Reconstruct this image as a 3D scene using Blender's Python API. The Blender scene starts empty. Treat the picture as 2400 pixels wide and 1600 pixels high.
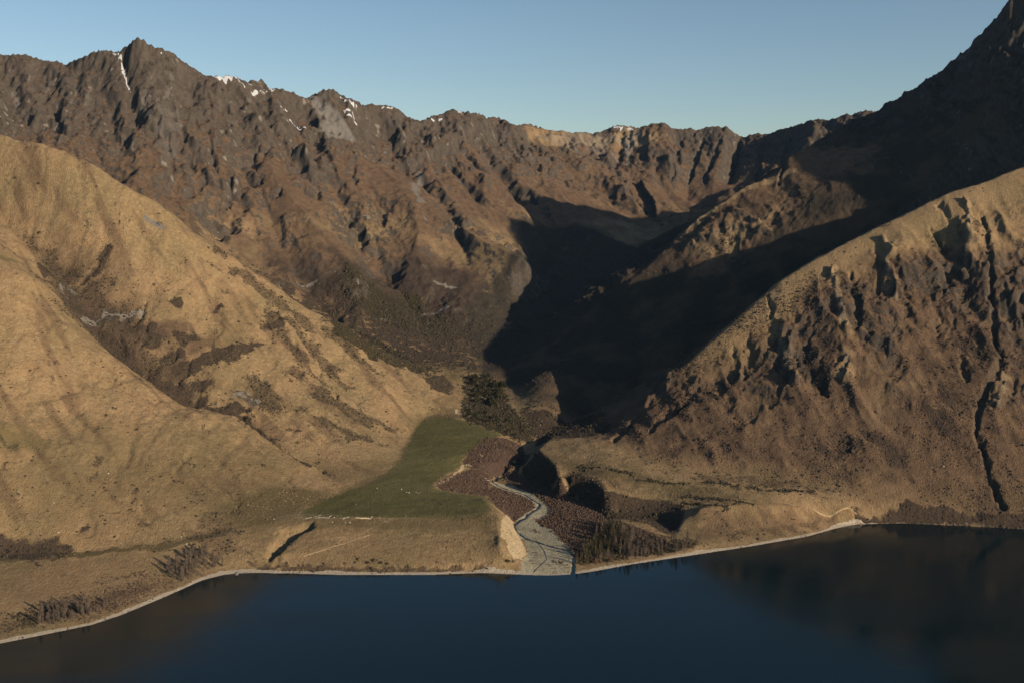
import bpy, math, random, time
import numpy as np

T0 = time.time()
def log(*a): print('[%.1fs]' % (time.time() - T0), *a)

# ---------------------------------------------------------------- camera, sky, sun, exposure
C = bpy.context.scene.collection
scene = bpy.context.scene
F = 7000.0 / 3.0                      # focal length in photo pixels (35 mm lens on 36 mm sensor, 2400 px wide)
PITCH = math.atan(320.0 / F)
CAMZ = 650.0
cam_data = bpy.data.cameras.new('camera')
cam_data.lens = 35.0; cam_data.sensor_width = 36.0
cam_data.clip_start = 5.0; cam_data.clip_end = 60000.0
cam = bpy.data.objects.new('camera', cam_data); C.objects.link(cam)
cam.location = (0, 0, CAMZ); cam.rotation_euler = (math.pi / 2 - PITCH, 0, 0)
scene.camera = cam

SUN_EL = math.radians(16.7)
SUN_V = np.array([0.80, -0.60]); SUN_V /= np.linalg.norm(SUN_V)      # horizontal direction towards the sun
world = bpy.data.worlds.new('World'); scene.world = world; world.use_nodes = True
wn = world.node_tree; wn.nodes.clear()
w_out = wn.nodes.new('ShaderNodeOutputWorld'); w_bg = wn.nodes.new('ShaderNodeBackground')
w_sky = wn.nodes.new('ShaderNodeTexSky'); w_sky.sky_type = 'NISHITA'; w_sky.sun_disc = False
w_sky.sun_elevation = SUN_EL
w_sky.sun_rotation = math.atan2(SUN_V[0], SUN_V[1])
w_sky.altitude = 900; w_sky.air_density = 1.0; w_sky.dust_density = 0.9; w_sky.ozone_density = 1.2
w_tint = wn.nodes.new('ShaderNodeMix'); w_tint.data_type = 'RGBA'; w_tint.blend_type = 'MULTIPLY'; w_tint.inputs[0].default_value = 1.0
w_tint.inputs[7].default_value = (0.98, 1.03, 1.05, 1)           # the photograph's cool grade
wn.links.new(w_sky.outputs[0], w_tint.inputs[6])
wn.links.new(w_tint.outputs[2], w_bg.inputs['Color']); w_bg.inputs['Strength'].default_value = 0.077
wn.links.new(w_bg.outputs[0], w_out.inputs['Surface'])
sun_d = bpy.data.lights.new('sun', 'SUN'); sun_d.energy = 5.0; sun_d.angle = math.radians(0.55); sun_d.color = (1.0, 0.83, 0.63)
sun = bpy.data.objects.new('sun', sun_d); C.objects.link(sun)
from mathutils import Vector
sd = Vector((SUN_V[0] * math.cos(SUN_EL), SUN_V[1] * math.cos(SUN_EL), math.sin(SUN_EL)))
sun.rotation_euler = sd.to_track_quat('Z', 'Y').to_euler()
sun.location = (3000, -2000, 3000)
scene.cycles.use_denoising = True; scene.cycles.diffuse_bounces = 0; scene.cycles.max_bounces = 4
vs = scene.view_settings
vs.view_transform = 'Standard'; vs.look = 'None'; vs.gamma = 1.0; vs.use_curve_mapping = False; vs.exposure = 0.34

# ---------------------------------------------------------------- survey helpers
CP, SP = math.cos(PITCH), math.sin(PITCH)
def ray(u, v):
    a = (u - 1200.0) / F; b = (800.0 - v) / F
    return a, CP + b * SP, -SP + b * CP
def PY(u, v, Y):                      # a surveyed point seen along (u, v) at distance Y
    a, dy, dz = ray(u, v); t = Y / dy
    return (a * t, Y, CAMZ + dz * t)
def PZ(u, v, z):                      # the same at altitude z
    a, dy, dz = ray(u, v); t = (z - CAMZ) / dz
    return (a * t, dy * t, z)

# ---------------------------------------------------------------- numpy noise
_rs = np.random.RandomState(7)
_perm = _rs.permutation(4096).astype(np.int32)
_ga = _rs.rand(4096) * 2 * np.pi
_gx = np.cos(_ga).astype(np.float32); _gy = np.sin(_ga).astype(np.float32)
def perlin(x, y, seed=0):
    xf = np.floor(x); yf = np.floor(y)
    xi = xf.astype(np.int32); yi = yf.astype(np.int32)
    fx = (x - xf).astype(np.float32); fy = (y - yf).astype(np.float32)
    sx = fx * fx * fx * (fx * (fx * 6 - 15) + 10); sy = fy * fy * fy * (fy * (fy * 6 - 15) + 10)
    def g(ix, iy, dx, dy):
        h = _perm[(_perm[(ix + seed * 131) & 4095] + iy) & 4095]
        return _gx[h] * dx + _gy[h] * dy
    n00 = g(xi, yi, fx, fy); n10 = g(xi + 1, yi, fx - 1, fy)
    n01 = g(xi, yi + 1, fx, fy - 1); n11 = g(xi + 1, yi + 1, fx - 1, fy - 1)
    a = n00 + sx * (n10 - n00); b = n01 + sx * (n11 - n01)
    return (a + sy * (b - a)) * 1.5
def fbm(x, y, scale, octs, seed=0, gain=0.5):
    s = 0; a = 1.0; f = 1.0 / scale; t = 0
    for o in range(octs):
        s = s + a * perlin(x * f + 17.3 * o, y * f - 9.1 * o, seed + o); t += a; a *= gain; f *= 2.03
    return s / t
def ridged(x, y, scale, octs, seed=0, gain=0.55):
    s = 0; a = 1.0; f = 1.0 / scale; t = 0; w = 1.0
    for o in range(octs):
        n = 1 - np.abs(perlin(x * f + 31.7 * o, y * f + 5.3 * o, seed + o)) * 1.6
        n = np.clip(n, 0, 1) ** 2
        s = s + a * n * w; w = np.clip(n * 1.6, 0, 1); t += a; a *= gain; f *= 2.07
    return s / t
def sstep(a, b, x):
    t = np.clip((x - a) / (b - a), 0, 1); return t * t * (3 - 2 * t)

# ---------------------------------------------------------------- the lie of the land: ridge, valley, terrace and shore lines
L = []                                # each: list of (x, y, z)
def rid(*pts): L.append([PY(*p) for p in pts])
def lev(*pts): L.append([PZ(*p) for p in pts])
def wor(*pts): L.append(list(pts))

SKY = [(-700,210,4300),(-300,160,4500),(-100,140,4650),(0,120,4700),(60,130,4700),(110,142,4720),(150,146,4750),(185,140,4720),(225,126,4700),(275,133,4700),
 (292,112,4680),(325,88,4650),(350,106,4680),(365,116,4700),(395,121,4720),(420,136,4760),(450,165,4800),(475,178,4850),(500,181,4880),(530,174,4900),
 (560,188,4950),(590,201,5000),(640,209,5050),(680,212,5100),(705,230,5150),(730,236,5200),(748,219,5230),(770,206,5250),(795,220,5300),(820,241,5350),
 (850,251,5400),(880,247,5450),(900,256,5500),(920,254,5550),(950,275,5650),(980,286,5700),(1010,276,5750),(1060,254,5850),(1100,270,5950),(1130,273,6050),
 (1170,281,6150),(1210,296,6250),(1240,291,6350),(1265,306,6400),(1290,311,6450),(1340,309,6500),(1400,311,6550),(1430,303,6600),(1450,300,6600),(1480,297,6600),
 (1495,310,6600),(1520,296,6550),(1560,284,6500),(1580,300,6500),(1620,301,6500),(1650,298,6500),(1700,299,6450),(1735,322,6450),(1770,316,6400),(1820,311,6350),
 (1860,296,6250),(1900,281,6150),(1945,279,6050),(1970,271,6000),(2050,262,5950),(2200,262,5900),(2500,250,5800)]
rid(*SKY)
# country behind the range
L.append([(PY(*p)[0]*1.15, PY(*p)[1] + 900, PY(*p)[2] - 420) for p in SKY])
wor((-6000,3500,900),(-5000,6500,500),(0,8600,450),(5500,8200,450))
# spurs and creeks on the face of the range
rid((150,146,4750),(190,230,4450),(215,330,4145),(240,400,3960),(265,450,3850))
rid((60,130,4700),(40,230,4400),(20,300,4150))
rid((292,150,4660),(300,260,4355),(330,340,4115),(400,430,3890),(430,520,3700))
rid((230,170,4600),(255,260,4340),(285,360,4050),(310,420,3905))
rid((350,130,4680),(385,210,4500),(440,300,4300),(520,420,4060),(545,520,3830),(560,600,3640))
rid((450,165,4800),(455,260,4520),(470,300,4400),(505,400,4150),(530,480,3950))
rid((520,190,4900),(560,250,4740),(600,320,4520),(650,425,4190),(715,500,4000),(790,580,3790),(835,650,3600))
rid((560,320,4500),(600,400,4270),(620,470,4080),(650,560,3860),(700,650,3640),(760,740,3430))
rid((640,209,5050),(700,300,4790),(770,380,4620),(830,450,4410),(870,540,4160),(900,620,3940),(960,720,3670),(1000,770,3490))
rid((770,206,5250),(790,290,5050),(840,360,4850),(905,425,4600),(985,465,4450),(1060,515,4300),(1130,560,4150),(1210,598,4000),(1235,612,3960))
rid((860,255,5400),(900,350,5150),(960,420,4850),(1020,470,4650),(1090,590,4150),(1110,680,3800))
rid((1060,254,5850),(1085,320,5600),(1140,400,5300),(1190,455,5050),(1225,490,4900),(1245,560,4650),(1262,620,4450))
rid((1130,330,5700),(1180,430,5350),(1235,480,5050),(1265,530,4850),(1290,600,4600))
rid((1240,291,6350),(1290,350,6150),(1350,420,5850),(1420,470,5600),(1480,515,5400),(1520,545,5200))
rid((1400,311,6550),(1440,370,6300),(1490,430,5950),(1525,490,5600),(1538,545,5300))
rid((1560,284,6500),(1545,340,6300),(1535,400,6120),(1560,460,5850),(1600,500,5600))
rid((1700,299,6450),(1690,370,6200),(1670,430,5950),(1650,500,5700))
rid((1620,301,6500),(1625,370,6260),(1615,440,6000),(1610,480,5850))
rid((1770,316,6400),(1750,380,6150),(1735,440,5900))
rid((1860,296,6250),(1850,360,6000),(1830,420,5750))
rid((1735,322,6450),(1722,385,6230),(1705,445,6000))
# main creek
rid((1290,1012,2512),(1215,960,2640),(1150,915,2830),(1130,880,3000),(1145,825,3300),(1180,765,3600),(1240,715,3850),(1300,680,4100),(1380,640,4350),(1450,605,4600),(1535,560,5000),(1536,520,5300),(1534,470,5600),(1500,420,5900))
# low country behind the left hills
rid((-300,420,3500),(0,400,3450),(150,470,3380),(400,590,3300),(640,740,3230),(850,835,3120),(1000,850,3080),(1090,862,3040))
# left hill crest
rid((-500,290,3000),(-200,280,2950),(0,302,2900),(50,320,2880),(115,326,2850),(160,336,2840),(200,352,2830),(260,393,2820),(330,445,2820),(400,497,2820),(480,550,2820),(560,605,2820),
    (640,662,2820),(700,706,2820),(800,755,2800),(870,815,2790),(960,872,2770),(1025,905,2760),(1050,930,2740))
# rocky sub spur and the gully behind the front left spur
rid((-300,380,2700),(0,498,2600),(60,562,2560),(120,625,2520),(165,668,2460))
rid((-300,440,2820),(-60,520,2760),(60,590,2680),(120,660,2600),(180,715,2500),(260,825,2400),(350,905,2350),(430,962,2300),(500,988,2280),(560,992,2270),(620,1032,2230),(700,1085,2180),(760,1120,2120))
rid((-500,520,2400),(-200,560,2360),(0,601,2330),(35,612,2320),(70,640,2310),(90,690,2290),(130,730,2270),(200,790,2260),(300,860,2240),(410,930,2220),(480,950,2210),(555,962,2200),(600,1000,2170),(680,1060,2130),(740,1090,2110))
# foot of the front left spur, the lake terrace
lev((-400,1400,30),(0,1300,28),(200,1290,28),(420,1262,34),(560,1235,42),(640,1212,48),(700,1200,52))
lev((-400,1480,14),(0,1395,14),(200,1370,13),(390,1330,13),(520,1305,16),(600,1290,24))
# terrace (green paddock) surface
lev((700,1200,52),(800,1150,56),(905,1110,60),(930,1070,65),(960,1020,74),(1000,975,90),(1060,968,96))
lev((700,1205,51),(800,1208,52),(900,1208,53),(1000,1208,53),(1100,1205,52),(1160,1195,50))
lev((900,1120,60),(1000,1125,59),(1020,1130,58))
lev((960,1060,67),(1060,1070,67),(1090,1060,68))
lev((1060,980,93),(1120,1000,84),(1170,1022,72))
lev((640,1300,22),(800,1275,28),(1000,1270,30),(1160,1265,34))
lev((640,1322,9),(800,1325,9),(1000,1322,10),(1160,1318,14))
lev((1165,1195,48),(1168,1230,46),(1172,1270,40),(1178,1300,24))
lev((1130,1165,50),(1150,1190,49),(1165,1205,47))
# bluff foot and river bed
lev((1200,1215,8),(1215,1245,6.5),(1232,1290,5),(1240,1315,4))
lev((1290,1300,4),(1270,1250,6),(1260,1220,8),(1285,1195,9),(1262,1172,11),(1210,1145,13),(1155,1125,16),(1195,1105,22),(1240,1062,36),(1290,1012,70))
lev((1345,1320,4),(1330,1290,6),(1310,1260,8),(1295,1235,10),(1350,1225,13),(1290,1190,12),(1330,1175,16),(1250,1150,16))
lev((1140,1145,26),(1090,1150,38),(1040,1135,50))
lev((1240,1095,42),(1180,1080,50),(1120,1085,56),(1180,1040,66),(1230,1060,58))
# right terrace edge, top and foot
lev((1300,1020,80),(1262,1052,72),(1300,1088,68),(1312,1116,64),(1345,1112,64),(1392,1122,62),(1415,1148,56),(1440,1158,50),(1500,1170,40),(1565,1172,40),(1602,1182,40),(1614,1205,34),(1592,1235,20))
lev((1290,1014,66),(1240,1062,36),(1225,1085,28),(1205,1108,22),(1262,1132,20),(1300,1150,17),(1345,1168,15),(1400,1195,13),(1428,1216,11))
lev((1438,1208,20),(1500,1218,22),(1550,1236,15),(1566,1250,10))
lev((1448,1202,12),(1510,1212,10),(1562,1228,8),(1580,1250,8))
lev((1380,1240,11),(1450,1265,9),(1560,1275,8),(1640,1278,8))
lev((1400,1080,78),(1550,1110,68),(1700,1130,63),(1850,1150,56),(1950,1175,43),(2020,1200,24))
lev((1640,1190,50),(1750,1180,53),(1850,1185,43),(1930,1205,24))
lev((1660,1235,22),(1700,1250,14),(1850,1228,12),(1950,1217,9))
lev((1460,1060,82),(1600,1090,74),(1750,1110,68),(1900,1132,60),(2020,1160,46),(2120,1185,33),(2300,1207,22),(2500,1210,24))
# right mountain, front crest
rid((1400,1015,2420),(1450,985,2430),(1500,950,2440),(1560,895,2460),(1620,838,2490),(1700,765,2520),(1760,712,2560),(1810,665,2590),(1900,607,2640),(2000,556,2690),(2100,508,2730),(2200,456,2760),(2320,418,2790),(2400,385,2810),(2520,362,2840))
wor(PY(2520,362,2840),(1800,2870,860),(1950,2870,990),(2250,2880,1320),(2500,2850,1560),(2900,2800,1550),(3600,2700,1200),(4800,2500,900))
wor((2250,2880,1320),(2150,2550,900),(2050,2250,500),(2000,2050,120))
wor((2900,2800,1380),(2900,2400,900),(2900,2000,200))
# creek behind the front crest
rid((1310,1000,2560),(1400,960,2700),(1500,905,2850),(1620,830,2950),(1760,735,3050),(1900,662,3120),(2040,600,3180),(2180,520,3220),(2320,440,3260),(2500,330,3300))
wor(PY(2500,330,3300),(2350,3350,1150))
wor((2500,2850,1560),(2480,3150,1280),(2420,3400,1300),(2250,3550,1480))
# second ridge, up to the big peak
rid((1180,905,2930),(1240,868,3000),(1300,822,3120),(1400,735,3280),(1500,645,3420),(1560,585,3500),(1610,540,3560),(1670,488,3620),(1760,434,3680),(1840,402,3720),(1852,368,3760),(1890,345,3800),(1960,325,3860),(2040,300,3900))
rid((1530,620,4450),(1600,552,4450),(1700,470,4400),(1800,408,4330),(1900,345,4250),(1960,312,4200),(1992,290,4150),(2010,284,4130),(2045,268,4080),(2105,230,4020),(2150,200,3970),(2195,178,3930),(2240,140,3880),(2275,112,3840),(2300,78,3810),(2332,46,3780),(2352,20,3760),(2375,-10,3740),(2420,-40,3720),(2520,-40,3700))
wor(PY(2520,-40,3700),(2700,3700,1420),(3500,3900,1200),(5000,4200,950))
rid((1560,640,4000),(1640,545,4030),(1740,470,4040),(1850,400,4030))
rid((2240,170,3840),(2200,260,3650),(2120,360,3520),(2020,450,3420),(1900,540,3320),(1800,620,3230),(1700,710,3130))
rid((2375,40,3720),(2360,170,3560),(2300,280,3430),(2220,380,3350),(2130,470,3270))
# lower face of the second ridge
rid((1450,700,3340),(1420,800,3100),(1340,850,2950),(1290,884,2860),(1286,930,2720),(1294,975,2600))
# behind the second ridge
wor((1700,5200,650),(2400,5000,800),(3500,5200,800))
# shore and lake bed
SHORE = [(-900,1650),(-300,1560),(0,1507),(120,1483),(213,1464),(286,1440),(389,1397),(475,1358),(527,1345),(585,1341),(700,1343),(800,1346),(1007,1346),(1144,1341),(1230,1346),(1282,1348),(1337,1346),
         (1385,1339),(1471,1323),(1600,1303),(1755,1280),(1893,1256),(1962,1236),(2006,1227),(2116,1225),(2289,1232),(2400,1239),(2700,1262),(3600,1300)]
lev(*[(u, v, 0.0) for u, v in SHORE])
SHW = [PZ(u, v, 0.0) for u, v in SHORE]
wor(*[(x, y - 60, -16) for x, y, z in SHW])
wor(*[(x, y - 260, -55) for x, y, z in SHW])
BEACH = [(-300,1545),(0,1496),(120,1472),(213,1452),(286,1428),(389,1387),(475,1349),(527,1337),(585,1333),(700,1335),(800,1338),(1007,1337),(1144,1332)]
lev(*[(u, v, 2.6) for u, v in BEACH])
lev((1385,1329,2.6),(1471,1312,2.6),(1600,1297,2.6),(1755,1271,2.6),(1893,1247,2.6),(1962,1230,2.6),(2006,1223,2.2),(2116,1221,2.2),(2289,1228,2.2),(2400,1235,2.2))


GX0, GX1, GY0, GY1 = -4200.0, 4600.0, 1200.0, 8000.0
def bil(Z, x, y):
    x = np.clip(x, 0, Z.shape[1] - 1.001); y = np.clip(y, 0, Z.shape[0] - 1.001)
    xi = x.astype(np.int32); yi = y.astype(np.int32); fx = x - xi; fy = y - yi
    return (Z[yi, xi] * (1 - fx) + Z[yi, xi + 1] * fx) * (1 - fy) + (Z[yi + 1, xi] * (1 - fx) + Z[yi + 1, xi + 1] * fx) * fy
def cubic(Z, x, y):                   # Catmull-Rom sampling, no facets
    x = np.clip(x, 1, Z.shape[1] - 3.001); y = np.clip(y, 1, Z.shape[0] - 3.001)
    xi = x.astype(np.int32); yi = y.astype(np.int32); fx = (x - xi).astype(np.float32); fy = (y - yi).astype(np.float32)
    def w(t): return (-.5*t + t*t - .5*t**3, 1 - 2.5*t*t + 1.5*t**3, .5*t + 2*t*t - 1.5*t**3, -.5*t*t + .5*t**3)
    wx = w(fx); wy = w(fy); s = 0
    for j in range(4):
        r = 0
        for i in range(4): r = r + wx[i] * Z[yi + j - 1, xi + i - 1]
        s = s + wy[j] * r
    return s
def blur(Z, r):
    for _ in range(2):
        for ax in (0, 1):
            pad = [(0, 0), (0, 0)]; pad[ax] = (r + 1, r)
            c = np.cumsum(np.pad(Z, pad, mode='edge').astype(np.float64), axis=ax)
            n = Z.shape[ax]
            a = np.take(c, range(2 * r + 1, 2 * r + 1 + n), axis=ax); b = np.take(c, range(0, n), axis=ax)
            Z = (a - b) / (2 * r + 1)
    return Z.astype(np.float32)
def solve(lines, box, cells, Z=None):
    x0, x1, y0, y1 = box
    for cell, iters in cells:
        nx = int((x1 - x0) / cell) + 1; ny = int((y1 - y0) / cell) + 1
        acc = np.zeros((ny, nx)); cnt = np.zeros((ny, nx))
        for ln in lines:
            p = np.array(ln, float)
            for a, b in zip(p[:-1], p[1:]):
                n = max(2, int(np.linalg.norm(b[:2] - a[:2]) / (cell * 0.4)))
                t = np.linspace(0, 1, n)[:, None]; q = a + (b - a) * t
                ix = np.round((q[:, 0] - x0) / cell).astype(int); iy = np.round((q[:, 1] - y0) / cell).astype(int)
                ok = (ix >= 0) & (ix < nx) & (iy >= 0) & (iy < ny)
                np.add.at(acc, (iy[ok], ix[ok]), q[ok, 2]); np.add.at(cnt, (iy[ok], ix[ok]), 1)
        m = cnt > 0; val = np.where(m, acc / np.maximum(cnt, 1), 0)
        if Z is None: Z = np.full((ny, nx), 400.0)
        elif Z.shape != (ny, nx):
            yy = np.linspace(0, Z.shape[0] - 1, ny); xx = np.linspace(0, Z.shape[1] - 1, nx)
            Z = bil(Z, xx[None, :] + 0 * yy[:, None], yy[:, None] + 0 * xx[None, :])
        Z = np.where(m, val, Z).astype(np.float32); val = val.astype(np.float32)
        for _ in range(iters):
            P = np.pad(Z, 1, mode='edge')
            A = (P[:-2, 1:-1] + P[2:, 1:-1] + P[1:-1, :-2] + P[1:-1, 2:]) * 0.25
            Z = np.where(m, val, A)
    return Z, m
ZC, MC = solve(L, (GX0, GX1, GY0, GY1), ((160, 300), (80, 250), (40, 220), (20, 220), (10, 60)))
near_ridge = np.clip(blur(MC.astype(np.float32), 4) * 9, 0, 1)
NX0, NX1, NY0, NY1 = -1100.0, 1500.0, 1300.0, 2760.0          # lake terrace and river mouth, surveyed finer
NC = 2.5
xs = np.arange(NX0, NX1 + 1, 5.0); ys = np.arange(NY0, NY1 + 1, 5.0)
ZN = bil(ZC, (xs[None, :] - GX0) / 10 + 0 * ys[:, None], (ys[:, None] - GY0) / 10 + 0 * xs[None, :])
ZN, _ = solve(L, (NX0, NX1, NY0, NY1), ((5, 260), (2.5, 160)), ZN)
ZN = ZN * .25 + blur(ZN, 1) * .75
CELL = 5.0
nx = int((GX1 - GX0) / CELL) + 1; ny = int((GY1 - GY0) / CELL) + 1
gx = GX0 + CELL * np.arange(nx); gy = GY0 + CELL * np.arange(ny)
X, Y = np.meshgrid(gx, gy); X = X.astype(np.float32); Y = Y.astype(np.float32)
Z0 = cubic(np.pad(ZC, ((0, 2), (0, 2)), mode='edge'), (X - GX0) / 10, (Y - GY0) / 10)
NR = bil(near_ridge, (X - GX0) / 10, (Y - GY0) / 10)
log('macro solved', Z0.shape)
# ---------------------------------------------------------------- regions (polygons on the map)
def inpoly(px, py, poly):
    res = np.zeros(px.shape, bool); n = len(poly)
    for i in range(n):
        x1, y1 = poly[i][:2]; x2, y2 = poly[(i + 1) % n][:2]
        if y1 == y2: continue
        c = ((y1 > py) != (y2 > py)) & (px < (x2 - x1) * (py - y1) / (y2 - y1) + x1)
        res ^= c
    return res
LOW = [PY(*p) for p in ((-300,420,3450),(0,400,3400),(150,470,3330),(400,590,3250),(640,740,3180),(850,835,3070),(1000,850,3030),(1090,862,3000))]
CRK = [PY(*p) for p in ((1130,880,3000),(1145,825,3300),(1180,765,3600),(1240,715,3850),(1300,680,4100),(1380,640,4350),(1450,605,4600),(1535,560,5000))]
R_range = [(-7000, 3300)] + [p[:2] for p in LOW] + [p[:2] for p in CRK] + [(1500, 5000), (3000, 4900), (7000, 5300), (7000, 9500), (-7000, 9500)]
FIELDL = [PZ(*p) for p in ((1075,925,110),(1048,968,97),(1000,985,88),(955,1010,78),(925,1060,67),(890,1105,61),(800,1155,56),(700,1200,52),(560,1240,42),(420,1266,34),(200,1295,28),(0,1303,28),(-600,1330,28))]
R_left = [(-7000, 3300)] + [p[:2] for p in LOW] + [p[:2] for p in FIELDL] + [(-7000, 1700)]
FOOTR = [PZ(*p) for p in ((1400,1030,90),(1460,1060,82),(1600,1090,74),(1750,1110,68),(1900,1132,60),(2020,1160,46),(2120,1190,30),(2300,1212,18),(2600,1240,15))]
BACKR = [PY(*p) for p in ((1310,1000,2560),(1400,960,2700),(1500,905,2850),(1620,830,2950),(1760,735,3050),(1900,662,3120),(2040,600,3180),(2180,520,3220),(2320,440,3260),(2500,330,3300))]
R_right = [p[:2] for p in FOOTR] + [(7000, 2000), (7000, 3300), (2350, 3350)] + [p[:2] for p in BACKR[::-1]]
R_second = [p[:2] for p in BACKR] + [(2350, 3350), (7000, 3300), (7000, 5300), (3000, 4900), (1500, 5000)] + [p[:2] for p in CRK[::-1]]
m_range = blur(inpoly(X, Y, R_range).astype(np.float32), 8)
m_left = blur(inpoly(X, Y, R_left).astype(np.float32), 6)
m_right = blur(inpoly(X, Y, R_right).astype(np.float32), 8)
m_second = blur(inpoly(X, Y, R_second).astype(np.float32), 8)
alt = Z0 + fbm(X, Y, 500, 3, 61) * 160
high = sstep(720, 1010, alt)                                     # bare rock country
outc = sstep(.02, .32, fbm(X, Y, 420, 4, 63)) * sstep(150, 300, Z0)
rugged = np.clip(0.45 * outc * (m_range + m_second) + m_range * (0.26 * sstep(120, 400, Z0) + 0.68 * high) + 0.5 * m_right * sstep(170, 300, alt) * (1 - 0.75 * sstep(470, 540, alt) * (X < 900)) + m_second * (0.25 * sstep(120, 500, Z0) + 0.7 * sstep(800, 1000, Z0)) + 0.10 * m_left * sstep(60, 200, Z0), 0, 1).astype(np.float32)

# rounded grass hills, sharp rock ridges
soft = np.clip(m_left * sstep(50, 120, Z0) + 0.6 * m_right * sstep(200, 400, Z0), 0, 1)
H = Z0 * (1 - soft) + blur(Z0, 6) * soft
free = 1 - 0.85 * NR
wx = fbm(X, Y, 700, 3, 21) * 120; wy = fbm(X, Y, 700, 3, 27) * 120
H = H + rugged * free * (ridged(X + wx, Y * 0.6 + wy, 400, 4, 3) - 0.3) * (60 + 35 * m_range)
H = H + m_range * sstep(150, 400, Z0) * free * (ridged(X + wx * 1.5 + .3 * Y, Y * .45 + wy, 520, 2, 13) - .4) * 45
H = H + rugged * (ridged((X + wx * .6 + Y * 0.15) * 1.0, Y * 0.33 + wy * .3, 130, 3, 33) - 0.35) * 26 * (1 - .6 * m_right) * (0.3 + 0.7 * free)
H = H + m_left * sstep(60, 200, Z0) * (fbm(X, Y, 260, 4, 5) * 20 + fbm(X * 1.6, Y * .5, 120, 3, 9) * 6)
H = H + (m_range * 0.5 + m_second * .7) * sstep(100, 300, Z0) * fbm(X, Y, 300, 4, 15) * 30
H = H.astype(np.float64)

# running water: stream power incision, solved implicitly from the outlets upwards
Kmap = (rugged * 0.9 + 0.35 * (m_range + m_second) * sstep(140, 300, Z0) + 0.2 * m_left * sstep(70, 160, Z0) + 0.12 * m_right * sstep(60, 160, Z0) + 0.003)
def erode(H, rounds, k):
    n = H.size; idx = np.arange(n).reshape(H.shape)
    offs = [(-1, -1), (-1, 0), (-1, 1), (0, -1), (0, 1), (1, -1), (1, 0), (1, 1)]
    for r in range(rounds):
        Hn = H + _rs.rand(*H.shape) * 1.5
        best = np.zeros(H.shape); rec = idx.copy()
        P = np.pad(Hn, 1, constant_values=1e9); Pi = np.pad(idx, 1)
        for dy, dx in offs:
            d = math.hypot(dx, dy)
            nb = P[1 + dy:1 + dy + ny, 1 + dx:1 + dx + nx]
            s = (Hn - nb) / d; m = s > best
            best[m] = s[m]; rec[m] = Pi[1 + dy:1 + dy + ny, 1 + dx:1 + dx + nx][m]
        order = np.argsort(Hn.ravel())
        rl = rec.ravel().tolist(); ol = order.tolist()
        A = [1.0] * n
        for i in reversed(ol):
            j = rl[i]
            if j != i: A[j] += A[i]
        A = np.array(A)
        fac = (k * Kmap.ravel() * np.minimum(A, 3000.0) ** 0.5)
        fl = fac.tolist(); z = H.ravel().tolist()
        for i in ol:
            j = rl[i]
            if j != i:
                zj = z[j]
                if z[i] > zj: f = fl[i]; z[i] = (z[i] + f * zj) / (1 + f)
        H = np.array(z).reshape(H.shape)
    return H, A.reshape(H.shape)
H1, AREA = erode(H, 6, 0.008)
log('eroded', (H - H1).max(), (H - H1).mean())
H = H1.astype(np.float32)
H = H * 0.6 + blur(H, 1) * 0.4
near_w = np.zeros_like(H)                                        # the terrace comes from the fine survey
wt = (1 - np.clip(m_left * sstep(70, 110, Z0) + m_right * sstep(70, 130, Z0) + m_range + m_second, 0, 1))
ex = np.clip(np.minimum(np.minimum(X - NX0 - 30, NX1 - 30 - X), np.minimum(NY1 - Y, (Y - NY0) * 3)) / 200, 0, 1)
zn = bil(ZN, (X - NX0) / NC, (Y - NY0) / NC); H = H * (1 - wt * ex) + zn * wt * ex
flow = np.log(AREA).astype(np.float32)

# ---------------------------------------------------------------- looking points up on the ground
def hat(x, y, G=None):
    G = H if G is None else G
    return bil(G, (np.asarray(x, float) - GX0) / CELL, (np.asarray(y, float) - GY0) / CELL)
def hit(u, v):
    """ground point seen along a surveyed direction"""
    u = np.atleast_1d(np.asarray(u, float)); v = np.atleast_1d(np.asarray(v, float))
    a, dy, dz = ray(u, v)
    Ys = np.arange(1250, 7400, 3.0)
    t = Ys[None, :] / dy[:, None]
    zx = hat(a[:, None] * t, Ys[None, :] + 0 * t)
    below = (CAMZ + dz[:, None] * t) < zx
    k = np.where(below.any(1), below.argmax(1), len(Ys) - 1)
    tt = t[np.arange(len(u)), k]
    return np.stack([a * tt, dy * tt, zx[np.arange(len(u)), k]], 1)
def seg_dist(px, py, pts):
    """distance to a polyline and height interpolated along it (0..1)"""
    best = np.full(px.shape, 1e9, np.float32); par = np.zeros(px.shape, np.float32)
    n = len(pts) - 1
    for i in range(n):
        ax, ay = pts[i][:2]; bx, by = pts[i + 1][:2]
        dx, dy = bx - ax, by - ay; l2 = dx * dx + dy * dy + 1e-9
        t = np.clip(((px - ax) * dx + (py - ay) * dy) / l2, 0, 1)
        d = np.hypot(px - (ax + t * dx), py - (ay + t * dy))
        m = d < best
        best[m] = d[m]; par[m] = ((i + t) / n)[m]
    return best, par
# ---------------------------------------------------------------- ground mesh, finer towards the lake shore
NS = 860
s_mid = np.linspace(-0.545, 0.545, NS)
s_side = 0.545 + np.linspace(0, 1, 40)[1:] ** 1.6 * 1.1
S = np.concatenate([-s_side[::-1][14:], s_mid, s_side])
rows = []
y = 1330.0
while y < 7850: rows.append(y); y += 2.5 * (y / 1800.0) ** 1.1
YR = np.array(rows)
MX = (S[None, :] * YR[:, None]).astype(np.float32); MY = (YR[:, None] + 0 * S[None, :]).astype(np.float32)
nr, nc = MX.shape
log('ground', nr, nc, nr * nc * 2)
def samp(G, f=bil): return f(G, (MX - GX0) / CELL, (MY - GY0) / CELL).astype(np.float32)
MZ = samp(H, cubic)
v_left, v_right, v_range, v_second, v_rug, v_w, v_free = (samp(q) for q in (m_left, m_right, m_range, m_second, rugged, wt, free))
v_flow = samp(flow)
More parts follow.
